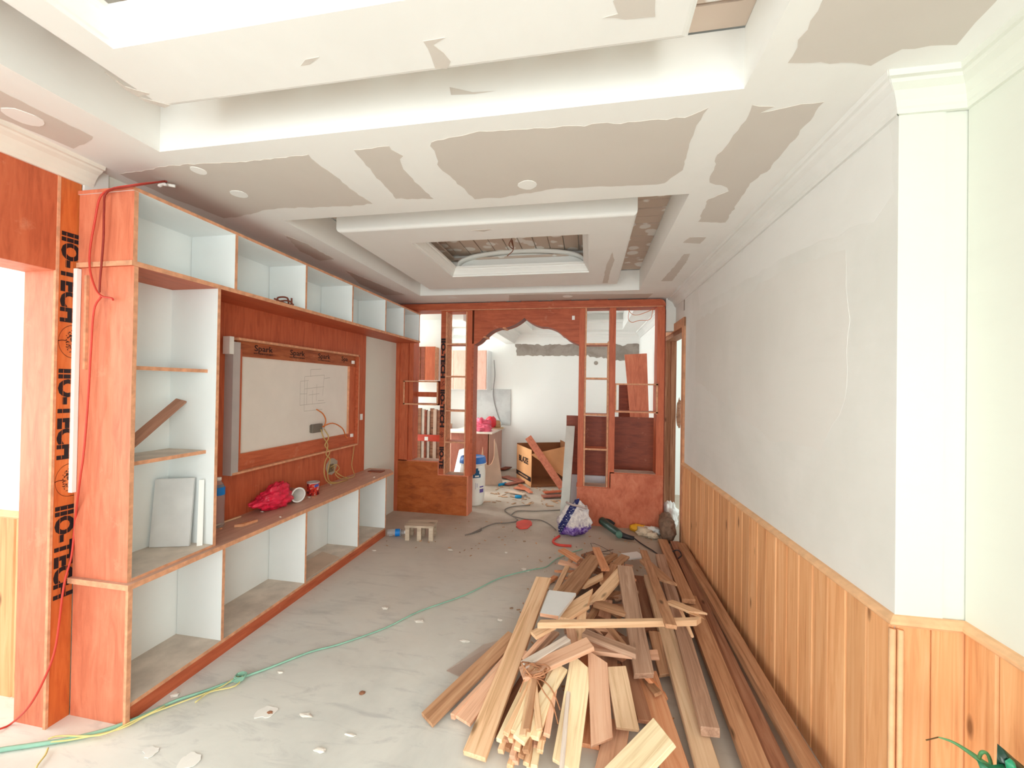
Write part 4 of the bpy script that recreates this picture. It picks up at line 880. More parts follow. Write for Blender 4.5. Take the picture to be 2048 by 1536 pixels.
obj('printed_band', [(q0.x, q0.y, 0.08), (q1.x, q1.y, 0.08), (q1.x, q1.y, 0.15), (q0.x, q0.y, 0.15)], [(0, 1, 2, 3)], BLACK, None, cb)
marks('printed_band_letters', basis(dd, (0, 0, 1), (A_+B_)/2+nn*0.0085+Vector((0, 0, 0.115))), 0.42, 0.03, KR, cb, 12)
o = plank('salmon_plank', (-0.852, 5.950, 0.775), (-0.341, 5.850, 0.092), 0.10, 0.015, PINKY, roll=1.2); tag(o, 'salmon plywood strip leaning diagonally across the open cardboard box', 'board')

# tall boards seen through the left bay
rc = thing('red_wall_cabinet', (-2.35, 5.6, 1.585), 'small unfinished red cupboard of upright boards hung on the white wall behind the divider', 'cabinet')
box('carcass', (-2.50, 5.50, 1.585), (-2.12, 5.618, 2.05), DARKRED, rc, edge=EDGE)
for k, (x0, x1) in enumerate(((-2.50, -2.435), (-2.425, -2.345), (-2.335, -2.275), (-2.265, -2.12))):
    box('upright_board', (x0, 5.475-0.008*(k % 2), 1.58), (x1, 5.498, 2.055), DARKRED if k != 3 else RED, rc, edge=EDGE)
xs = -2.47
for k in range(11):
    w_ = [0.03, 0.05, 0.03, 0.045, 0.05, 0.05, 0.035, 0.04, 0.055, 0.05, 0.06][k]
    m_ = [DARKRED, BEIGEB, DARKRED, MELW, DARKW, TAN, DARKRED, TAN, DARKW, BEIGEB, DARKW][k]
    o = box('stacked_trim_board', (xs, 5.35+0.012*(k % 3), 0.0), (xs+w_-0.004, 5.40, 1.19-0.012*(k % 4)), m_); xs += w_
    tag(o, 'narrow trim board in the upright bundle behind the left end of the divider', 'board', 'bundled trim boards behind the divider')
rt = thing('red_tape', (-2.35, 5.33, 0.75), 'red packing tape wrapped around the bundle of upright trim boards', 'tape')
box('tape_band', (-2.48, 5.335, 0.74), (xs+0.005, 5.345, 0.83), plain('red_tape_film', (0.62, 0.07, 0.04), 0.3, 0.5, 0.2), rt)
box('tape_label', (-2.20, 5.333, 0.75), (-2.15, 5.3345, 0.80), WALLPURE, rt)

# right: leaning panels beyond the divider
o = prism('plywood_sheet', [(-0.25, 0.46), (0.88, 0.46), (0.88, 1.168), (-0.13, 1.168), (-0.25, 1.168)], 'y', 5.02, 5.04, DARKRED); tag(o, 'large dark red plywood panel standing behind the right end of the divider', 'panel')
o = box('white_crate', (-0.20, 5.0, 0), (0.86, 5.3, 0.458), plain('pale_grey_board', (0.60, 0.63, 0.68), 0.6, 0.2, 0.05)); tag(o, 'low pale grey cabinet carcass carrying the large dark red panel', 'cabinet')
o = hexa('leaning_salmon_board', [(0.68, 5.75, 0), (0.86, 5.75, 0), (0.86, 5.775, 0), (0.68, 5.775, 0), (0.50, 5.95, 1.985), (0.80, 5.95, 2.0), (0.80, 5.975, 2.0), (0.50, 5.975, 1.985)], PINKY); tag(o, 'tall tapering salmon plywood board leaning behind the right cubby', 'board')
o = box('brown_board', (0.44, 6.1, 0), (0.66, 6.12, 1.56), DARKRED); tag(o, 'upright dark brown board left of the leaning salmon board', 'board')
o = hexa('pale_batten', [(-0.284, 4.500, 0.046), (-0.192, 4.500, 0.037), (-0.185, 4.53, 0.0), (-0.275, 4.53, 0.0), (-0.245, 4.86, 1.055), (-0.145, 4.86, 1.055), (-0.145, 4.89, 1.055), (-0.245, 4.89, 1.055)], plain('pale_grey_render', (0.64, 0.66, 0.62), 0.8, 0.1, 0.06)); tag(o, 'pale grey batten leaning beside the right opening edge of the arch', 'batten')

# ======================= SMALL THINGS ON THE FLOOR =======================
OLDP = planks_mat('dusty_stool_wood', (0.40, 0.30, 0.22), (0.56, 0.45, 0.34), (0.66, 0.56, 0.45))
st = thing('step_stool', (-1.62, 3.82, 0), 'small rough wooden step stool standing by the end of the low cabinet', 'stool')
sM = Matrix.Translation((-1.60, 3.84, 0)) @ Matrix.Rotation(math.radians(8), 4, 'Z')
def sbox(name, lo, hi, mat):
    x0, y0, z0 = lo; x1, y1, z1 = hi
    return hexa(name, [sM @ Vector(p) for p in ((x0, y0, z0), (x1, y0, z0), (x1, y1, z0), (x0, y1, z0), (x0, y0, z1), (x1, y0, z1), (x1, y1, z1), (x0, y1, z1))], mat, st)
for k, (a, b_) in enumerate(((-0.095, -0.033), (-0.030, 0.030), (0.033, 0.095))): sbox('seat_board', (-0.14, a, 0.125), (0.14, b_, 0.145), OLDP)
for x in (-0.135, -0.02, 0.095):
    sbox('leg', (x, -0.09, 0), (x+0.04, -0.05, 0.125), OLDP); sbox('leg', (x, 0.05, 0), (x+0.04, 0.09, 0.125), OLDP)
GLASSY = newmat('clear_plastic', 0.08, 0.5)
GLASSY[2].inputs['Base Color'].default_value = (0.82, 0.86, 0.90, 1); GLASSY[2].inputs['Transmission Weight'].default_value = 0.8; GLASSY[2].inputs['IOR'].default_value = 1.25; GLASSY = GLASSY[0]
LBL = plain('blue_label', (0.01, 0.22, 0.68), 0.4)
def bottle(name, M, label, H=0.24, r=0.032):
    b_ = thing(name, M.translation, label, 'bottle')
    prof = [(0.0, 0), (r*0.85, 0), (r, 0.008)]
    for i in range(8): prof += [(r, 0.02+i*0.014), (r*0.93, 0.027+i*0.014)]
    prof += [(r, 0.135), (r, H-0.065), (r*0.8, H-0.045), (r*0.42, H-0.022), (r*0.40, H-0.016)]
    lathe('bottle_body', prof, None, GLASSY, b_, 20, M=M)
    lathe('bottle_label', [(r*1.02, H-0.105), (r*1.03, H-0.10), (r*1.03, H-0.062), (r*0.98, H-0.058)], None, LBL, b_, 20, M=M)
    lathe('bottle_cap', [(0, H), (r*0.45, H), (r*0.47, H-0.004), (r*0.47, H-0.018), (0, H-0.018)], None, WALLPURE, b_, 14, M=M); return b_
bottle('plastic_bottle', Matrix.Translation((-2.205, 2.135, 0.623)), 'ribbed clear plastic bottle with a blue label standing on the worktop by the tall cabinet', 0.30, 0.036)
mb = Matrix.Translation((-1.935, 3.79, 0.036)) @ Matrix.Rotation(math.radians(20), 4, 'Z') @ Matrix.Rotation(PI/2, 4, 'Y')
bottle('plastic_bottle', mb, 'clear plastic bottle with a blue label lying on the floor beside the step stool', 0.18, 0.034)

# sack
def sackmat():
    m, nt, b = newmat('printed_woven_sack', 0.6, 0.3)
    t = nt.nodes.new('ShaderNodeTexCoord'); sp = nt.nodes.new('ShaderNodeSeparateXYZ'); nt.links.new(t.outputs['Object'], sp.inputs[0])
    u = coords(nt, (1, 1, 1)); f = nz(nt, u, 22, 5, 0.6, 1.0)
    c = ramp(nt, f, [(0.35, (0.52, 0.46, 0.50)), (0.6, (0.80, 0.74, 0.71))])
    pz = fmath(nt, 'ADD', sp.outputs[2], fmath(nt, 'MULTIPLY', f, 0.12))
    c = mix(nt, ramp1(nt, pz, 0.185, 0.15), c, ramp(nt, f, [(0.42, (0.10, 0.03, 0.28)), (0.6, (0.40, 0.28, 0.62))]))
    bx = fmath(nt, 'SUBTRACT', sp.outputs[0], fmath(nt, 'MULTIPLY', sp.outputs[2], 0.55))
    band = fmath(nt, 'ABSOLUTE', fmath(nt, 'ADD', bx, 0.295), 0)
    wv = nz(nt, coords(nt, (40, 40, 90), rot=(0, 0.5, 0)), 1.0, 2)
    c = mix(nt, ramp1(nt, band, 0.038, 0.033), c, mix(nt, ramp1(nt, wv, 0.60, 0.64), (0.02, 0.025, 0.13), (0.7, 0.7, 0.8)))
    nt.links.new(c, b.inputs['Base Color']); bump(nt, b, f, 0.5, 0.02); return m
def sack(p, n):
    h = (p.z+0.17)/0.34; k = 1.10-0.42*max(0, h)**1.1
    return Vector((p.x*k+0.045*h, p.y*k, p.z))
sk_ = thing('cement_sack', (-0.14, 4.25, 0), 'slumped white and purple printed sack standing on the floor by the divider', 'sack')
blob('sack_body', (-0.14, 4.27, 0.16), (0.165, 0.11, 0.175), 0.16, 2.2, sackmat(), sk_, 5, 4, 0.0, sack)
tubes('sack_mouth', [[(-0.20, 4.25, 0.33), (-0.14, 4.19, 0.325), (-0.08, 4.20, 0.315), (-0.0, 4.22, 0.29), (0.0, 4.30, 0.29)]], 0.012, plain('sack_hem', (0.50, 0.40, 0.38), 0.7), sk_)
# rotary power tool
gr = thing('angle_grinder', (0.27, 4.35, 0.03), 'dark green power tool lying on the floor before the right divider end', 'power tool')
DG = plain('dark_green_plastic', (0.02, 0.075, 0.06), 0.4, 0.5, 0.2, 18)
tube('motor_body', [(0.17, 4.55, 0.07), (0.22, 4.45, 0.065), (0.30, 4.30, 0.055), (0.33, 4.25, 0.05)], lambda t: 0.042-0.008*t, DG, gr, 12)
tube('handle', [(0.33, 4.25, 0.045), (0.40, 4.22, 0.035), (0.47, 4.21, 0.03)], lambda t: 0.032-0.014*t, BLK, gr, 10)
lathe('end_cap', [(0, 0.02), (0.03, 0.018), (0.034, 0), (0.034, -0.02)], None, plain('green_cap', (0.12, 0.25, 0.20)), gr, 14, M=basis((1, 0, 0), (0, 0.2, 1), (0.325, 4.215, 0.05)))
tube('front_handle', [(0.17, 4.55, 0.08), (0.24, 4.58, 0.07), (0.30, 4.56, 0.04)], 0.018, BLK, gr, 8)
tube('cord', [(0.47, 4.21, 0.03), (0.52, 4.15, 0.01), (0.60, 4.0, 0.01), (0.68, 3.86, 0.012), (0.78, 3.80, 0.1), (0.80, 3.70, 0.1), (0.76, 3.62, 0.1)], 0.006, BLK, gr)
PAP = plain('crumpled_paper', (0.80, 0.66, 0.50), 0.7, 0.2, 0.15, 20)
for k, (x, y, rr_, mt, lb_) in enumerate(((0.53, 4.52, 0.045, YEL, 'crumpled yellow wrapper on the floor at the foot of the right divider end'), (0.60, 4.42, 0.05, PAP, 'pale crumpled paper scrap beside the yellow wrapper'), (0.66, 4.33, 0.035, PAP, 'smallest paper scrap, nearest the long timbers'), (0.68, 4.46, 0.05, WALLPURE, 'white crumpled scrap touching the brown rolled sack'))):
    o = blob('crumpled_paper', (x, y, 0.03), (rr_*1.5, rr_, rr_*0.8), 0.5, 2.5, mt, sub=3, seed=k+11, flat=0.002); tag(o, lb_, 'scrap')
o = blob('rolled_sack', (0.80, 4.36, 0.12), (0.07, 0.20, 0.13), 0.18, 2.0, plain('brown_hessian', (0.26, 0.17, 0.12), 0.9, 0.1, 0.2, 20), sub=4, seed=31, flat=0.0); tag(o, 'brown rolled sack slumped in the doorway at the end of the wainscot', 'sack')
o = blob('white_cloth', (0.90, 4.72, 0.12), (0.07, 0.14, 0.14), 0.25, 2.4, WALLPURE, sub=4, seed=33, flat=0.0); tag(o, 'bundled white cloth lying in the doorway behind the brown sack', 'cloth')
# person's jacket-like dark thing hanging in the doorway
o = blob('hanging_jacket', (1.140, 5.500, 1.194), (0.03, 0.04, 0.17), 0.25, 2.2, DARKW, sub=3, seed=12); tag(o, 'dark brown garment hanging in the doorway on the right', 'garment')

# red smear and strip on the floor
REDM = plain('red_plastic_film', (0.80, 0.08, 0.06), 0.5, 0.3, 0.1)
q = strip_poly([((-0.664, 4.436, 0.000)[0]+0.085*math.cos(a), (-0.664, 4.436, 0.000)[1]+0.15*math.sin(a), 0.003) for a in [2*PI*i/14 for i in range(14)]], 9, 0.01)
n = len(q); o = obj('red_plastic_disc', [tuple(p) for p in q]+[(p.x, p.y, 0.012) for p in q], [tuple(range(n))[::-1], tuple(range(n, 2*n))]+[(i, (i+1) % n, n+(i+1) % n, n+i) for i in range(n)], REDM); tag(o, 'flat round red plastic piece lying on the floor in front of the arch', 'plastic piece')
o = tube('red_strap', [(-0.261, 4.161, 0.010), (-0.307, 4.054, 0.010), (-0.305, 3.974, 0.010), (-0.249, 3.923, 0.010), (-0.132, 3.924, 0.010)], 0.012, REDM); tag(o, 'curved red plastic strip on the floor in front of the purple sack', 'strap')

# floor boards and rubbish in the far room
V, F = [], []
rr = random.Random(17)
def chip(x, y, z, s, a):
    b = len(V); w, h = s, s*rr.uniform(0.15, 0.5); c, d = math.cos(a), math.sin(a)
    for u, v, t in ((-w, -h, 0), (w, -h, 0), (w, h, 0), (-w, h, 0), (-w, -h, 1), (w, -h, 1), (w, h, 1), (-w, h, 1)):
        V.append((x+u*c-v*d, y+u*d+v*c, z+0.004*t+0.003))
    F.extend([tuple(b+i for i in f) for f in BF])
for k in range(170): chip(rr.uniform(-1.3, 0.1), 5.2+2.1*rr.random()**1.2, 0, rr.uniform(0.008, 0.05), rr.uniform(0, PI))
for k in range(90): chip(rr.uniform(-1.9, 0.75), rr.uniform(3.5, 4.55), 0, rr.uniform(0.003, 0.014), rr.uniform(0, PI))
for k in range(110): chip(rr.uniform(-0.5, 0.5), rr.uniform(1.9, 3.7), 0, rr.uniform(0.003, 0.014), rr.uniform(0, PI))
o = obj('wood_chips', V, F, plain('wood_chip', (0.60, 0.36, 0.22), 0.8, 0.1, 0.3, 5)); tag(o, 'fine wood chips and shavings scattered over the concrete floor', 'wood chips', None, 'stuff')
FB = [((-1.344, 6.658, 0.030), (-0.964, 6.361, 0.035), 0.140, MAROON, 'maroon board lying on the floor under the notched board'),
      ((-1.496, 7.217, 0.030), (-1.368, 7.615, 0.035), 0.120, DARKRED, 'dark board on the floor by the far wall corner'),
      ((-1.202, 6.118, 0.030), (-0.944, 6.438, 0.035), 0.100, MAROON, 'second maroon board on the far floor, nearer the arch'),
      ((-0.593, 5.562, 0.030), (-0.342, 5.658, 0.035), 0.100, MAROON, 'maroon board on the floor right of the cardboard box'),
      ((-0.589, 5.782, 0.030), (-0.344, 5.909, 0.035), 0.080, RED, 'red board on top behind the maroon one right of the box'),
      ((-1.037, 5.967, 0.030), (-0.830, 5.876, 0.035), 0.090, PINKY, 'pinkish offcut on the floor before the cardboard box'),
      ((-1.079, 5.717, 0.030), (-0.830, 5.591, 0.035), 0.070, BEIGEB, 'beige offcut on the floor before the cardboard box'),
      ((-0.996, 6.170, 0.030), (-0.765, 5.718, 0.035), 0.060, PINKY, 'short pink offcut at the near corner of the cardboard box'),
      ]
for a, b_, w_, m_, l_ in FB:
    tag(plank('floor_board', a, b_, w_, 0.015, m_), l_, 'board')
PILE = [
  ('plank', (-0.214, 2.163, 0.030), (-0.344, 1.709, 0.020), 0.15, 0.015, DARKW, 0, 'dark board lying on the floor under the twine-bound bundle'),
  ('long_plank', (-0.273, 2.736, 0.240), (-0.426, 1.594, 0.035), 0.1, 0.022, PALE, 0, 'longest pale plank on the left of the pile, running down to the floor'),
  ('plank', (-0.385, 2.255, 0.130), (-0.683, 1.735, 0.025), 0.085, 0.018, BROWN, 0, 'outermost brown-gold plank at the left edge of the pile'),
  ('thin_batten', (-0.363, 2.134, 0.120), (-0.575, 1.763, 0.040), 0.02, 0.03, PINK, 0, 'thin batten on edge between the two left planks'),
  ('plank', (-0.332, 2.141, 0.130), (-0.529, 1.751, 0.035), 0.1, 0.016, PINK, 0, 'pink-faced plank tucked under the longest pale plank'),
  ('plank', (-0.014, 1.996, 0.200), (-0.066, 1.605, 0.045), 0.105, 0.02, CREAM, 0, 'cream plank with a mitred top right of the tied battens'),
  ('whitewashed_batten', (-0.049, 2.391, 0.250), (-0.077, 1.529, 0.085), 0.018, 0.035, WASH, 0, 'long whitewashed batten standing on edge beside the cream plank'),
  ('plank', (0.063, 2.010, 0.225), (0.076, 1.710, 0.075), 0.088, 0.02, PINK, 0, 'pinkish mitred plank in the front middle of the pile'),
  ('plank', (0.148, 1.994, 0.200), (0.184, 1.784, 0.085), 0.095, 0.022, KNOT, 0, 'short greyish plank with one round knot at its centre'),
  ('plank', (0.202, 2.205, 0.150), (0.264, 1.855, 0.075), 0.062, 0.02, DARKW, 0, 'dark weathered plank right of the knotty one'),
  ('wide_board', (0.304, 2.178, 0.080), (0.361, 1.631, 0.020), 0.115, 0.018, ORNG, 0, 'long orange-toned board running out at the bottom of the pile'),
  ('short_board', (0.296, 1.636, 0.220), (0.072, 1.522, 0.050), 0.125, 0.022, CREAM, 0, 'bright cream board lying crosswise at the very front'),
  ('plank', (0.054, 2.027, 0.050), (0.025, 1.750, 0.020), 0.085, 0.02, ORNG, 0, 'orange plank end showing under the cream and pinkish planks'),
  ('plank', (0.151, 1.879, 0.040), (0.083, 1.575, 0.020), 0.1, 0.018, PINK, 0, 'pale pink board under the front crosswise board'),
  ('long_batten', (-0.222, 2.032, 0.345), (0.569, 2.224, 0.345), 0.03, 0.03, PALE, 0, 'pale square batten lying straight across the top of the pile'),
  ('beam', (0.258, 2.822, 0.330), (0.279, 2.029, 0.160), 0.095, 0.03, WEATHER, 0, 'wide dusty grey-brown plank running down the middle of the pile'),
  ('offcut', (0.235, 2.810, 0.300), (0.050, 2.486, 0.240), 0.075, 0.02, PALE, 0, 'pale pointed offcut leaning left of the wide dusty plank'),
  ('offcut', (0.029, 2.435, 0.290), (-0.136, 2.229, 0.270), 0.1, 0.02, PALE, 0, 'triangular pale offcut beside the white tile'),
  ('plank', (0.076, 3.247, 0.210), (-0.128, 2.566, 0.220), 0.115, 0.02, BROWN, 0, 'broad light brown plank above the white tile'),
  ('thin_batten', (-0.096, 3.521, 0.110), (-0.196, 2.658, 0.180), 0.035, 0.02, PALE, 0, 'thin tan batten at the upper left rim of the pile'),
  ('offcut', (0.083, 3.447, 0.200), (0.140, 2.982, 0.230), 0.06, 0.02, ORNG, 0, 'short orange block at the top rim of the pile'),
  ('offcut', (0.232, 3.458, 0.160), (0.130, 3.277, 0.160), 0.06, 0.03, BROWN, 0, 'small square brown block at the far rim of the pile'),
  ('offcut', (0.122, 2.950, 0.200), (-0.033, 2.768, 0.190), 0.05, 0.02, PALE, 0, 'slim pale wedge right of the broad brown plank'),
  ('offcut', (0.432, 3.304, 0.200), (0.538, 2.867, 0.235), 0.075, 0.018, BROWN, 0, 'short mitred board lying askew on the long timbers at the top right'),
  ('long_timber', (0.474, 3.576, 0.160), (0.411, 2.101, 0.365), 0.055, 0.02, BROWN, 0, 'long brown timber ending over the crosswise batten'),
  ('long_timber', (0.466, 3.153, 0.140), (0.475, 1.628, 0.050), 0.088, 0.035, KNOT, 0, 'fourth long timber out from the wainscot, pale and grey-streaked'),
  ('long_timber', (0.610, 3.598, 0.130), (0.516, 1.826, 0.110), 0.075, 0.04, WEATHER, 0, 'third long timber out from the wainscot, with a broken rounded end'),
  ('long_timber', (0.727, 4.166, 0.060), (0.668, 2.868, 0.130), 0.085, 0.03, BROWN, 0, 'shorter brown timber lying over the far ends of the long ones'),
  ('long_timber', (0.703, 3.010, 0.090), (0.657, 1.649, 0.060), 0.095, 0.035, BROWN, 0, 'second long timber out from the wainscot'),
  ('long_timber', (0.825, 4.108, 0.070), (0.739, 1.665, 0.060), 0.075, 0.04, DARKW, 0, 'long dark timber directly left of the one touching the wainscot'),
  ('long_timber', (0.859, 3.996, 0.100), (0.842, 1.644, 0.100), 0.065, 0.05, BROWN, 0, 'long brown timber lying hard against the foot of the wainscot'),
  ('offcut', (0.536, 2.658, 0.200), (0.648, 2.580, 0.200), 0.055, 0.015, PALE, 0, 'small pale slanted offcut lying on the long timbers at right'),
  ('stick', (0.568, 2.686, 0.180), (0.592, 2.444, 0.130), 0.018, 0.014, PALE, 0, 'thin pale stick poking out below the small slanted offcut'),
  ('plank', (-0.080, 2.069, 0.260), (-0.278, 1.892, 0.220), 0.045, 0.035, WASH, 0, 'thick white-edged batten left of centre above the tied bundle'),
  ('plank', (0.027, 2.017, 0.285), (-0.282, 1.860, 0.200), 0.075, 0.022, PINK, 0, 'pinkish plank crossing just above the tied bundle'),
  ('plank', (-0.002, 2.132, 0.265), (0.238, 2.005, 0.275), 0.05, 0.025, WEATHER, 0, 'grey weathered batten slanting towards the wide dusty plank'),
  ('plank', (0.008, 2.092, 0.220), (0.228, 2.115, 0.210), 0.085, 0.02, PINK, 0, 'pinkish board under the grey weathered batten'),
  ('offcut', (-0.154, 2.110, 0.300), (-0.250, 2.028, 0.280), 0.05, 0.018, PALE, 0, 'pale wedge just under the left end of the crosswise batten'),
  ('stick', (-0.179, 2.121, 0.260), (-0.285, 1.938, 0.210), 0.02, 0.02, PINK, 0, 'thin pink stick just right of the longest plank'),
  ('stick', (-0.147, 2.179, 0.220), (-0.249, 1.991, 0.200), 0.04, 0.015, WEATHER, 0, 'grey flat stick beside the thin pink stick'),
  ('plank', (-0.078, 2.262, 0.240), (-0.044, 2.035, 0.200), 0.05, 0.02, PINK, 0, 'short upright pink board below the crosswise batten'),
  ('plank', (-0.015, 2.347, 0.270), (-0.025, 2.077, 0.200), 0.05, 0.02, PALE, 0, 'pale tan board beside the short upright pink one'),
  ('stick', (0.130, 2.294, 0.220), (0.235, 2.180, 0.160), 0.028, 0.02, BROWN, 0, 'reddish stick crossing behind the grey weathered batten'),
  ('plank', (0.059, 2.488, 0.240), (0.230, 2.420, 0.240), 0.07, 0.02, BROWN, 0, 'brown plank passing under the wide dusty plank from the left'),
  ('stick', (0.091, 2.592, 0.200), (0.002, 2.302, 0.200), 0.035, 0.02, BROWN, 0, 'brown stick slanting down from the pointed offcut'),
  ('offcut', (0.393, 2.484, 0.110), (0.407, 2.214, 0.050), 0.06, 0.02, BROWN, 0, 'reddish board low in the gap right of the wide dusty plank'),
  ('offcut', (0.442, 2.644, 0.060), (0.446, 2.321, 0.030), 0.085, 0.02, ORNG, 0, 'orange board on the floor right of the wide dusty plank'),
  ('stick', (0.293, 2.098, 0.120), (0.391, 2.072, 0.040), 0.025, 0.02, ORNG, 0, 'short orange stick at the lower end of the wide dusty plank'),
  ('board', (0.369, 3.289, 0.070), (0.380, 2.578, 0.060), 0.16, 0.018, DARKW, 0, 'broad dark board low in the pile right of the wide dusty plank'),
  ('board', (0.191, 2.385, 0.120), (0.169, 2.087, 0.110), 0.12, 0.018, WEATHER, 0, 'pale grey board low in the pile behind the knotty plank'),
  ('board', (0.125, 2.269, 0.140), (0.106, 2.062, 0.130), 0.1, 0.018, PINK, 0, 'short pink board behind the tops of the front planks'),
  ('board', (-0.075, 3.129, 0.060), (-0.154, 2.628, 0.060), 0.1, 0.018, DARKW, 0, 'dark board beneath the white tile'),
  ('board', (0.163, 3.138, 0.080), (0.061, 2.475, 0.080), 0.12, 0.018, DARKW, 0, 'dark broad board in the heart of the pile'),
  ('offcut', (0.213, 3.217, 0.170), (0.126, 2.874, 0.180), 0.055, 0.018, BROWN, 0, 'brown chip left of the head of the wide dusty plank'),
  ('offcut', (-0.040, 3.142, 0.140), (-0.117, 3.047, 0.130), 0.03, 0.02, PALE, 0, 'short pale chip by the thin tan batten'),
  ('offcut', (-0.314, 3.070, 0.030), (-0.226, 3.224, 0.035), 0.04, 0.018, ORNG, 0, 'small orange chip at the head of the longest pale plank'),
]
STICKS = [
  ((-0.237, 2.034, 0.145), (-0.338, 1.655, 0.060)),
  ((-0.201, 1.946, 0.195), (-0.304, 1.631, 0.110)),
  ((-0.194, 2.021, 0.135), (-0.315, 1.667, 0.050)),
  ((-0.166, 2.003, 0.175), (-0.287, 1.629, 0.090)),
  ((-0.132, 2.067, 0.125), (-0.302, 1.643, 0.040)),
  ((-0.100, 1.935, 0.205), (-0.247, 1.602, 0.120)),
  ((-0.229, 1.928, 0.215), (-0.236, 1.611, 0.130)),
  ((-0.216, 2.004, 0.155), (-0.270, 1.579, 0.070)),
  ((-0.188, 2.037, 0.125), (-0.276, 1.572, 0.040)),
  ((-0.161, 2.034, 0.155), (-0.236, 1.590, 0.070)),
  ((-0.128, 1.946, 0.205), (-0.199, 1.626, 0.120)),
  ((-0.113, 2.038, 0.135), (-0.215, 1.584, 0.050)),
  ((-0.241, 2.002, 0.165), (-0.179, 1.631, 0.080)),
  ((-0.218, 2.034, 0.135), (-0.181, 1.620, 0.050)),
  ((-0.178, 1.949, 0.185), (-0.156, 1.640, 0.100)),
  ((-0.160, 2.096, 0.115), (-0.200, 1.586, 0.030)),
  ((-0.257, 2.057, 0.120), (-0.327, 1.629, 0.040)),
  ((-0.231, 2.032, 0.130), (-0.258, 1.582, 0.050)),
  ((-0.202, 1.963, 0.170), (-0.253, 1.595, 0.090)),
  ((-0.182, 1.980, 0.180), (-0.219, 1.581, 0.100)),
  ((-0.164, 2.030, 0.140), (-0.182, 1.569, 0.060)),
  ((-0.138, 1.976, 0.170), (-0.164, 1.604, 0.090)),
  ((-0.117, 1.964, 0.200), (-0.141, 1.647, 0.120)),
  ((-0.236, 1.894, 0.220), (-0.173, 1.640, 0.140)),
  ((-0.214, 1.885, 0.220), (-0.223, 1.630, 0.140)),
  ((-0.200, 1.946, 0.200), (-0.273, 1.635, 0.120)),
]
cuts = {'cream plank with a mitred': (0.03, 0.01), 'pinkish mitred plank': (0.025, -0.02), 'pale pointed': (0.07, -0.05), 'triangular': (0.09, -0.02), 'short mitred board': (-0.04, 0.05), 'bright cream': (0.0, 0.0), 'small pale slanted': (0.05, 0.05), 'pale square batten': (0.01, 0.02), 'wide dusty': (0.0, -0.01), 'slim pale': (0.03, -0.02)}
for nm, a, b_, w_, t_, m_, rl, lb_ in PILE:
    c = next((v for k, v in cuts.items() if lb_.find(k) >= 0), (R.uniform(-1, 1)*0.004, R.uniform(-1, 1)*0.004))
    o = plank(nm, a, b_, w_, t_, m_, rl+R.uniform(-0.05, 0.05), *c)
    tag(o, lb_, 'wood', 'loose timber of the pile' if nm in ('offcut', 'plank') else None)
for k, (a, b_) in enumerate(STICKS):
    wd = 0.055 if k in (5, 10) else 0.026
    o = plank('tied_batten', a, b_, wd, 0.02, (CREAM, PALE, PINK, PALE, BROWN)[k % 5], R.uniform(-0.3, 0.3))
    tag(o, {5: 'wider flat slat left of centre in the twine-bound bundle', 10: 'widest flat cream slat on top of the twine-bound bundle', 0: 'leftmost thin batten end of the twine-bound bundle', 15: 'lowest batten of the twine-bound bundle, reaching the bottom edge', 14: 'rightmost batten of the twine-bound bundle'}.get(k) or 'thin batten tied into the twine-bound bundle at the front left of the pile', 'wood', 'battens of the tied bundle')
# short scraps filling the heart of the pile
for k in range(46):
    x, y = R.uniform(-0.12, 0.30), R.uniform(2.05, 3.45); y += 0; an = R.uniform(0, PI); L = R.uniform(0.12, 0.30); z = R.uniform(0.03, 0.17)
    d = Vector((math.cos(an)*L/2, math.sin(an)*L/2, R.uniform(-0.02, 0.02)))
    o = plank('buried_scrap', Vector((x, y, z))-d, Vector((x, y, z))+d, R.uniform(0.03, 0.08), 0.016, (BROWN, PINK, DARKW, WEATHER, ORNG)[k % 5], R.uniform(-0.4, 0.4))
    tag(o, 'short scrap of wood buried between the larger planks of the pile', 'wood', 'buried scraps of the pile')
# twine
TW = plain('brown_twine', (0.50, 0.24, 0.13), 0.8, 0.1, 0.1, 40)
tw = thing('twine', (-0.220, 1.840, 0.200), 'knotted brown twine binding the bundle of thin battens', 'twine')
c0 = Vector((-0.216, 1.850, 0.200)); L_ = []
for k in range(7):
    r_ = 0.018+0.004*k; ph = k*0.9
    L_.append([c0+Vector((r_*1.4*math.cos(t+ph)+0.01*math.sin(3*t), r_*math.sin(t+ph), 0.012*math.sin(2*t+k)+0.006*k)) for t in [2*PI*i/9 for i in range(9)]])
tubes('knot', L_, 0.0035, TW, tw)
tubes('loose_end', [[c0, c0+Vector((0.06, -0.04, 0.0)), (-0.122, 1.802, 0.160), (-0.098, 1.780, 0.120)], [c0, (-0.166, 1.759, 0.200), (-0.128, 1.749, 0.160), (-0.103, 1.730, 0.100)], [(-0.277, 1.805, 0.150), (-0.263, 1.829, 0.190), (-0.242, 1.868, 0.200), (-0.172, 1.977, 0.200)]], 0.003, TW, tw)
# white tile
P4 = [(-0.231, 2.160, 0.315), (-0.134, 2.152, 0.315), (-0.051, 2.413, 0.315), (-0.208, 2.415, 0.315)]
o = hexa('white_tile', [(x, y, z-0.018) for x, y, z in P4]+P4, MELW, None, {'-y': PINK}); tag(o, 'square white melamine piece lying on top of the pile at its left', 'tile')
o = plank('white_panel_piece', (0.330, 3.619, 0.080), (0.470, 3.693, 0.080), 0.12, 0.012, MELW); tag(o, 'small white board piece at the far rim of the pile', 'board')
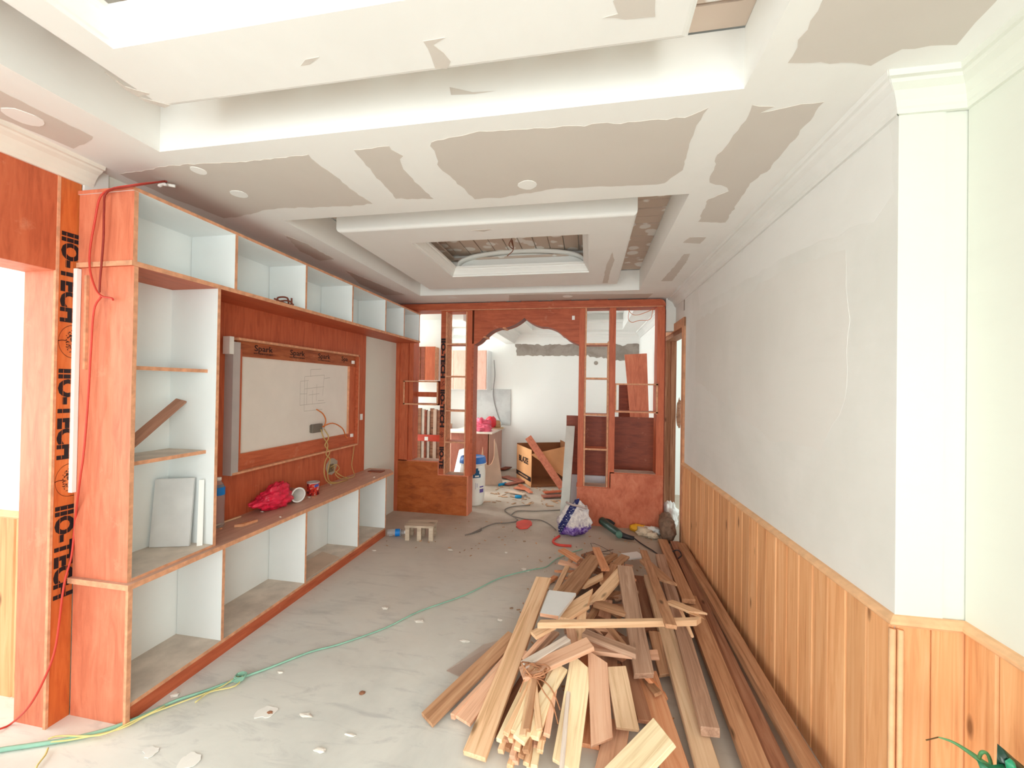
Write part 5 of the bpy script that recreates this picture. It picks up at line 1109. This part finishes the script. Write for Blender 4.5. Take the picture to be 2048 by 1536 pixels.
# tinted plastic sheet at the left
SH = newmat('smoky_plastic_sheet', 0.2, 0.4); SH[2].inputs['Base Color'].default_value = (0.62, 0.50, 0.44, 1); SH[2].inputs['Alpha'].default_value = 0.55; SH = SH[0]
P5 = [(-0.710, 2.072, 0.006), (-0.626, 2.040, 0.006), (-0.456, 2.366, 0.030), (-0.568, 2.285, 0.030)]
o = hexa('plastic_sheet', [(x, y, z-0.003) for x, y, z in P5]+P5, SH); tag(o, 'smoky see-through plastic sheet lying flat left of the pile', 'sheet')
# tangled wire at the far rim
tw2 = thing('wire_tangle', (0.255, 3.738, 0.100), 'tangle of thin dark wire on the far rim of the wood pile', 'wire'); L_ = []
for k in range(8):
    cx, cy = R.uniform(-0.06, 0.34), R.uniform(3.3, 3.55); L_.append([(cx+R.uniform(-0.14, 0.14), cy+R.uniform(-0.12, 0.12), R.uniform(0.03, 0.22)) for _ in range(5)])
tubes('wire_strands', L_, 0.0022, plain('dark_wire', (0.12, 0.08, 0.07), 0.5), tw2)

# -------- hoses, cables --------
GH = plain('green_hose', (0.30, 0.55, 0.43), 0.5, 0.3, 0.1); GT = plain('green_thread', (0.10, 0.24, 0.18), 0.6)
hp_ = [(-2.379, 1.218, 0.010), (-2.303, 1.261, 0.010), (-2.214, 1.300, 0.010), (-2.109, 1.348, 0.010), (-2.029, 1.400, 0.010), (-1.973, 1.453, 0.010), (-1.918, 1.534, 0.010), (-1.876, 1.612, 0.010), (-1.798, 1.692, 0.010), (-1.720, 1.785, 0.010), (-1.619, 1.899, 0.010), (-1.499, 2.053, 0.010), (-1.379, 2.151, 0.010), (-1.204, 2.348, 0.010), (-1.072, 2.572, 0.010), (-0.843, 2.836, 0.010), (-0.654, 3.145, 0.010), (-0.444, 3.335, 0.010), (-0.322, 3.419, 0.010), (-0.260, 3.575, 0.010), (-0.139, 3.755, 0.010), (-0.029, 3.874, 0.010)]
o = tube('green_cable', hp_, lambda t: 0.0095-0.005*min(1, t*1.6), GH, n=4); tag(o, 'long thin green cable running across the floor to the wood pile', 'cable')
kt = thing('cable_knot', (-1.706, 1.795, 0.010), 'small coiled knot of green cable on the open floor', 'knot'); c0 = Vector((-1.701, 1.789, 0.015))
tubes('coil', [[c0+Vector((0.026*math.cos(t+k), 0.022*math.sin(t+k)+0.004*k, 0.004*k)) for t in [2*PI*i/8 for i in range(9)]] for k in range(4)], 0.003, GH, kt)
o = tubes('yellow_wire', [[(-2.151, 1.325, 0.014), (-2.069, 1.356, 0.014), (-1.945, 1.433, 0.014), (-1.904, 1.523, 0.014), (-1.815, 1.632, 0.014), (-1.743, 1.722, 0.014), (-1.727, 1.792, 0.014), (-1.702, 1.811, 0.014), (-1.681, 1.745, 0.014), (-1.764, 1.687, 0.014), (-1.772, 1.619, 0.014)], [(-2.126, 1.304, 0.012), (-2.097, 1.278, 0.012), (-2.070, 1.239, 0.012), (-2.039, 1.214, 0.012)], [(-2.171, 1.331, 0.018), (-2.141, 1.352, 0.018), (-1.987, 1.388, 0.018), (-1.935, 1.464, 0.018), (-1.881, 1.570, 0.018)]], 0.0035, plain('yellow_pvc', (0.75, 0.66, 0.28), 0.5)); tag(o, 'thin yellow wire twisted along the green cable at the lower left', 'wire')
RC = plain('red_cable', (0.60, 0.06, 0.04), 0.45)
# red cable: ceiling hook -> down the cabinet end -> over the floor
xs_ = [(-2.021, 1.637, 2.470), (-1.940, 1.500, 2.389), (-1.949, 1.430, 2.344), (-2.056, 1.430, 2.336), (-2.115, 1.430, 2.303), (-2.147, 1.435, 2.208), (-2.171, 1.435, 2.077), (-2.168, 1.435, 1.988), (-2.138, 1.435, 1.910), (-2.094, 1.430, 1.870), (-2.042, 1.430, 1.860), (-2.031, 1.430, 1.851)]
o = tube('red_cable', xs_, 0.0042, RC); tag(o, 'red cable hanging from the ceiling hole down the end of the tall cabinet', 'cable')
o = tube('dark_red_cable', [(-1.897, 1.530, 2.409), (-1.942, 1.425, 2.337), (-2.070, 1.425, 2.322), (-2.084, 1.425, 2.244), (-2.091, 1.430, 2.115), (-2.104, 1.430, 1.941), (-2.106, 1.430, 1.886)], 0.004, plain('wine_cable', (0.28, 0.03, 0.02), 0.45)); tag(o, 'darker second cable beside the red one at the cabinet top', 'cable')
o = tube('red_cable', [(-2.094, 1.430, 1.870), (-2.133, 1.430, 1.810), (-2.145, 1.430, 1.634), (-2.147, 1.425, 1.415), (-2.155, 1.420, 1.197), (-2.158, 1.410, 1.069), (-2.255, 1.459, 0.873), (-2.250, 1.446, 0.722), (-2.240, 1.415, 0.605), (-2.230, 1.386, 0.363), (-2.213, 1.345, 0.265), (-2.270, 1.330, 0.143), (-2.433, 1.369, 0.012), (-2.442, 1.336, 0.010), (-2.503, 1.280, 0.010)], 0.0042, RC); tag(o, 'long red cable drooping past the printed strip down to the floor', 'cable')
cn = thing('wire_connector', (-2.045, 1.638, 2.465), 'white taped wire joint hanging from the ceiling above the cabinet', 'connector')
p = Vector((-2.049, 1.642, 2.462))
tubes('tape_tail', [[p, p+Vector((0.03, -0.01, -0.01))], [p, p+Vector((0.005, -0.02, -0.02))], [p, p+Vector((0.05, 0.02, -0.005))]], 0.008, WALLPURE, cn); tubes('dark_core', [[p+Vector((-0.02, 0, -0.003)), p+Vector((0.02, 0.0, 0.004))]], 0.006, BLK, cn)
# far cables
fc = [[(-1.151, 4.013, 0.010), (-0.999, 4.360, 0.010), (-0.873, 4.423, 0.010), (-0.757, 4.555, 0.010), (-0.960, 4.850, 0.010), (-0.920, 5.029, 0.010), (-0.702, 5.171, 0.010)], [(-0.861, 4.715, 0.010), (-0.814, 4.885, 0.010), (-0.608, 4.934, 0.010), (-0.315, 5.046, 0.010)], [(-0.843, 4.681, 0.010), (-0.680, 4.609, 0.010), (-0.510, 4.613, 0.010), (-0.398, 4.501, 0.010), (-0.308, 4.328, 0.010)], [(-1.192, 3.975, 0.010), (-1.075, 4.120, 0.010), (-1.088, 4.209, 0.010)]]
o = tubes('grey_cable', fc, 0.006, plain('grey_rubber', (0.20, 0.17, 0.15), 0.6)); tag(o, 'dark grey cable looping over the floor in front of the arch', 'cable')
for k, (a, b_, lb_) in enumerate(((((-1.300, 6.070, 0.020)), ((-1.169, 6.271, 0.020)), 'bright blue handle on the floor left of the cardboard box'), (((-0.951, 5.486, 0.020)), ((-0.802, 5.497, 0.020)), 'bright blue handle on the floor right before the cardboard box'))):
    t_ = thing('blue_screwdriver', a, lb_, 'tool'); tube('handle', [a, Vector(a).lerp(Vector(b_), 0.6)], lambda t: 0.022, plain('cyan_blue', (0.01, 0.30, 0.60), 0.4), t_, 8, smoothp=False); tube('shaft', [Vector(a).lerp(Vector(b_), 0.6), b_], 0.007, GREYMETAL, t_, smoothp=False)
# -------- on the worktop --------
RP = plain('crimson_plastic', (0.78, 0.02, 0.07), 0.3, 0.5, 0.2, 14)
def bagf(p, n):
    k = 1.0+0.45*max(0, -n.y)*(1 if n.z < 0.2 else 0.3); return Vector((p.x, p.y*k, p.z*(0.75+0.35*n.y)))
o = blob('red_plastic_bag', (-2.15, 2.53, 0.70), (0.075, 0.125, 0.105), 0.22, 2.6, RP, sub=5, seed=21, flat=0.6235, fn=bagf); tag(o, 'crumpled crimson plastic bag lying on the worktop', 'bag')
Mc = basis((0, 0.6, 0.8), (0, -0.8, 0.6), (0, 0, 0)); Mc = Matrix.Translation((-2.20, 2.74, 0.68)) @ Vector((0.93, -0.36, 0.0)).to_track_quat('Z', 'Y').to_matrix().to_4x4()
cu_ = thing('plastic_cup', (-2.2, 2.72, 0.625), 'grey-white plastic cup lying on its side beside the crimson bag', 'cup')
lathe('cup_shell', [(0.0, 0.0), (0.036, 0.0), (0.048, 0.11), (0.051, 0.112), (0.052, 0.118), (0.047, 0.116), (0.034, 0.006), (0.0, 0.006)], None, plain('milky_cup', (0.62, 0.58, 0.55), 0.4, 0.4, 0.04), cu_, 32, M=Mc)
lathe('cup_rim', [(0.048, 0.108), (0.055, 0.112), (0.055, 0.12), (0.049, 0.122), (0.046, 0.118)], None, WALLPURE, cu_, 32, M=Mc)
cn_ = thing('paint_tin', (-2.14, 2.93, 0.622), 'small red printed tin with a shiny rim standing on the worktop', 'tin')
def tinmat():
    m, nt, b = newmat('printed_tin', 0.3, 0.5); v = nz(nt, coords(nt, (1, 1, 1)), 38, 3)
    nt.links.new(ramp(nt, v, [(0.40, (0.04, 0.015, 0.02)), (0.46, (0.62, 0.02, 0.02)), (0.58, (0.72, 0.06, 0.03)), (0.66, (0.8, 0.72, 0.65))]), b.inputs['Base Color']); return m
lathe('tin_body', [(0, 0), (0.046, 0), (0.046, 0.095)], (-2.14, 2.93, 0.623), tinmat(), cn_, 28)
lathe('tin_rim', [(0.0, 0.09), (0.038, 0.09), (0.041, 0.10), (0.048, 0.10), (0.048, 0.092)], (-2.14, 2.93, 0.623), GREYMETAL, cn_, 28)
box('blue_badge', (-2.095, 2.885, 0.69), (-2.0915, 2.93, 0.71), plain('blue_badge_print', (0.08, 0.12, 0.5)), cn_)
o = prism('wood_wedge', [(-2.10, 2.15), (-2.06, 2.17), (-2.045, 2.27)], 'z', 0.623, 0.638, ORNG); tag(o, 'small triangular wood wedge on the worktop by the bottle', 'wood scrap')
o = plank('wood_sliver', (-2.235, 2.05, 0.632), (-2.22, 2.32, 0.632), 0.014, 0.008, PALE); tag(o, 'thin pale sliver of wood behind the crimson bag', 'wood scrap')
o = box('brown_tile', (-2.18, 3.82, 0.623), (-2.03, 3.90, 0.630), DARKRED); tag(o, 'small flat dark red offcut at the far end of the worktop', 'wood scrap')
WHC = plain('plaster_crumb', (0.82, 0.78, 0.72), 0.8)
cr_lab = 'tiny pale crumb of plaster lying on the dusty worktop'
for k in range(14):
    y = R.uniform(2.0, 3.85); x = R.uniform(-2.2, -1.97); o = blob('plaster_crumb', (x, y, 0.626), (R.uniform(0.005, 0.014), R.uniform(0.004, 0.012), 0.004), 0.4, 2, WHC if k % 3 else ORNG, sub=1, seed=k, flat=0.6225, smooth=False); tag(o, cr_lab, 'crumb', 'crumbs on the worktop')
# shelf clutter: bent wire bracket in the second upper box
o = tubes('rusty_wire_bundle', [[(-2.0, 2.34, 2.035), (-2.02, 2.38, 2.07), (-1.99, 2.42, 2.075), (-2.01, 2.46, 2.04)], [(-2.01, 2.33, 2.05), (-1.99, 2.40, 2.035), (-2.0, 2.47, 2.04), (-2.0, 2.475, 2.085)], [(-2.04, 2.36, 2.036), (-2.0, 2.44, 2.06), (-1.98, 2.47, 2.035)]], 0.006, plain('rust', (0.20, 0.05, 0.03), 0.7)); tag(o, 'bent rusty wire bundle in the second upper box', 'wire')
# dust sheets inside the low cabinet
o = hexa('cardboard_piece', [(-2.18, 2.75, 0.087), (-1.975, 2.66, 0.087), (-1.975, 3.05, 0.087), (-2.18, 3.12, 0.087), (-2.18, 2.75, 0.091), (-1.975, 2.66, 0.091), (-1.975, 3.05, 0.091), (-2.18, 3.12, 0.091)], BEIGEB); tag(o, 'flat beige board piece in the third bay of the low cabinet', 'board')
# floor litter: white scraps and chips
sc = [((1392,1140),0)]
SCR = [(-0.476, 3.325, 0.003), (-0.497, 3.358, 0.003), (-0.690, 2.337, 0.003), (-1.883, 3.437, 0.003), (-1.059, 1.842, 0.003), (-1.320, 2.570, 0.003), (-1.036, 2.474, 0.003), (-1.548, 1.886, 0.003), (-1.233, 1.670, 0.003), (-0.708, 3.656, 0.003), (-1.401, 1.649, 0.003), (-0.535, 2.593, 0.003), (-0.979, 1.613, 0.003), (-1.057, 1.523, 0.003), (-1.921, 1.650, 0.003), (-1.219, 3.599, 0.003)]
for k, p in enumerate(SCR):
    o = blob('plaster_chip', p, (R.uniform(0.008, 0.03), R.uniform(0.006, 0.016), 0.005), 0.5, 2, WHC if k not in (4, 10) else DARKW, sub=2, seed=k+50, flat=0.0015, smooth=False)
    tag(o, ['pale crumpled chip touching the green cable near the wood pile', 'smaller pale chip just beyond the one on the green cable', 'white chip on the floor left of the smoky sheet', 'white crumb near the far end of the low cabinet plinth', 'dark reddish chip alone in the middle of the near floor', 'white crumb between the dark chip and the green cable', 'white crumb right of the green cable, level with the second bay', 'white crumb beside the green cable knot', 'white crumb right of the largest plaster splash', 'thin pale chip on the floor before the purple sack', 'brown chip lying on the largest plaster splash', 'pale chip on the floor left of the long pale plank head', 'white crumb in the near floor between splash and pile', 'white crumb nearest the bottom edge of the floor', 'white crumb on the floor by the near end of the plinth', 'pale crumb on the open floor between stool and pile'][k], 'chip', 'chips on the concrete floor')
PL = plain('white_spatter', (0.86, 0.85, 0.82), 0.8)
for k, (p, a_, b2) in enumerate((((-1.422, 1.649, 0.002), 0.045, 0.035), ((-1.531, 1.382, 0.002), 0.05, 0.03), ((-1.718, 1.378, 0.002), 0.03, 0.02))):
    q = strip_poly([(p[0]+a_*math.cos(t), p[1]+b2*math.sin(t), 0.0015) for t in [2*PI*i/12 for i in range(12)]], 70+k, 0.012, 0.01)
    n = len(q); o = obj('plaster_splash', [tuple(v) for v in q]+[(v.x, v.y, 0.004) for v in q], [tuple(range(n))[::-1], tuple(range(n, 2*n))]+[(i, (i+1) % n, n+(i+1) % n, n+i) for i in range(n)], PL)
    tag(o, ['largest dried white plaster splash, right of the cabinet plinth', 'dried white plaster splash at the bottom edge of the floor', 'smallest dried plaster splash beside the yellow wire'][k], 'splash')

# green twisted strap at the lower right
gs = thing('green_plant', (1.024, 1.250, 0.566), 'green curling plant stem with dark glossy leaves in front of the near wainscot', 'plant')
GS = plain('green_stem', (0.12, 0.36, 0.14), 0.4, 0.5, 0.15); GL = plain('glossy_dark_leaf', (0.004, 0.05, 0.028), 0.18, 0.6, 0.2); TIP = plain('brown_tip', (0.10, 0.06, 0.02), 0.6)
tube('stem', [(0.952, 1.320, 0.565), (0.977, 1.310, 0.565), (0.996, 1.290, 0.561), (1.010, 1.270, 0.555), (1.019, 1.250, 0.546), (1.016, 1.240, 0.486)], lambda t: 0.0016+0.006*min(1, t*1.5), GS, gs, 8)
tube('curling_stem', [(0.998, 1.260, 0.570), (0.994, 1.250, 0.590), (1.002, 1.250, 0.594), (1.010, 1.250, 0.586), (1.015, 1.250, 0.564), (1.009, 1.250, 0.544), (0.994, 1.250, 0.560)], 0.004, GS, gs, 8)
tube('dry_tip', [(0.952, 1.320, 0.565), (0.935, 1.320, 0.557), (0.923, 1.320, 0.552)], 0.0015, TIP, gs)
def leaf(pts, bulge, mat, name='leaf'):
    P = [Vector(p) for p in pts]; c = sum(P, Vector())/len(P)+Vector((0, -bulge, 0)); n = len(P)
    V = P+[c]+[p+Vector((0, 0.003, 0)) for p in P]; F = [(i, (i+1) % n, n) for i in range(n)]+[tuple(range(n+1, 2*n+1))]+[(i, n+1+i, n+1+(i+1) % n, (i+1) % n) for i in range(n)]
    return obj(name, V, F, mat, None, gs, True)
leaf([(1.006, 1.220, 0.639), (1.022, 1.220, 0.626), (1.040, 1.220, 0.610), (1.058, 1.220, 0.596), (1.072, 1.220, 0.565), (1.050, 1.220, 0.549), (1.008, 1.220, 0.541), (1.005, 1.220, 0.589)], 0.02, GL)
leaf([(0.955, 1.210, 0.601), (0.968, 1.210, 0.594), (0.986, 1.210, 0.592), (1.011, 1.210, 0.599), (1.014, 1.210, 0.563), (0.971, 1.210, 0.555)], 0.02, plain('mid_green_leaf', (0.01, 0.16, 0.07), 0.3, 0.5))
leaf([(1.005, 1.200, 0.614), (1.015, 1.200, 0.623), (1.023, 1.200, 0.617), (1.019, 1.200, 0.598), (1.009, 1.200, 0.590)], 0.015, plain('bright_green_leaf', (0.02, 0.30, 0.15), 0.3, 0.5))
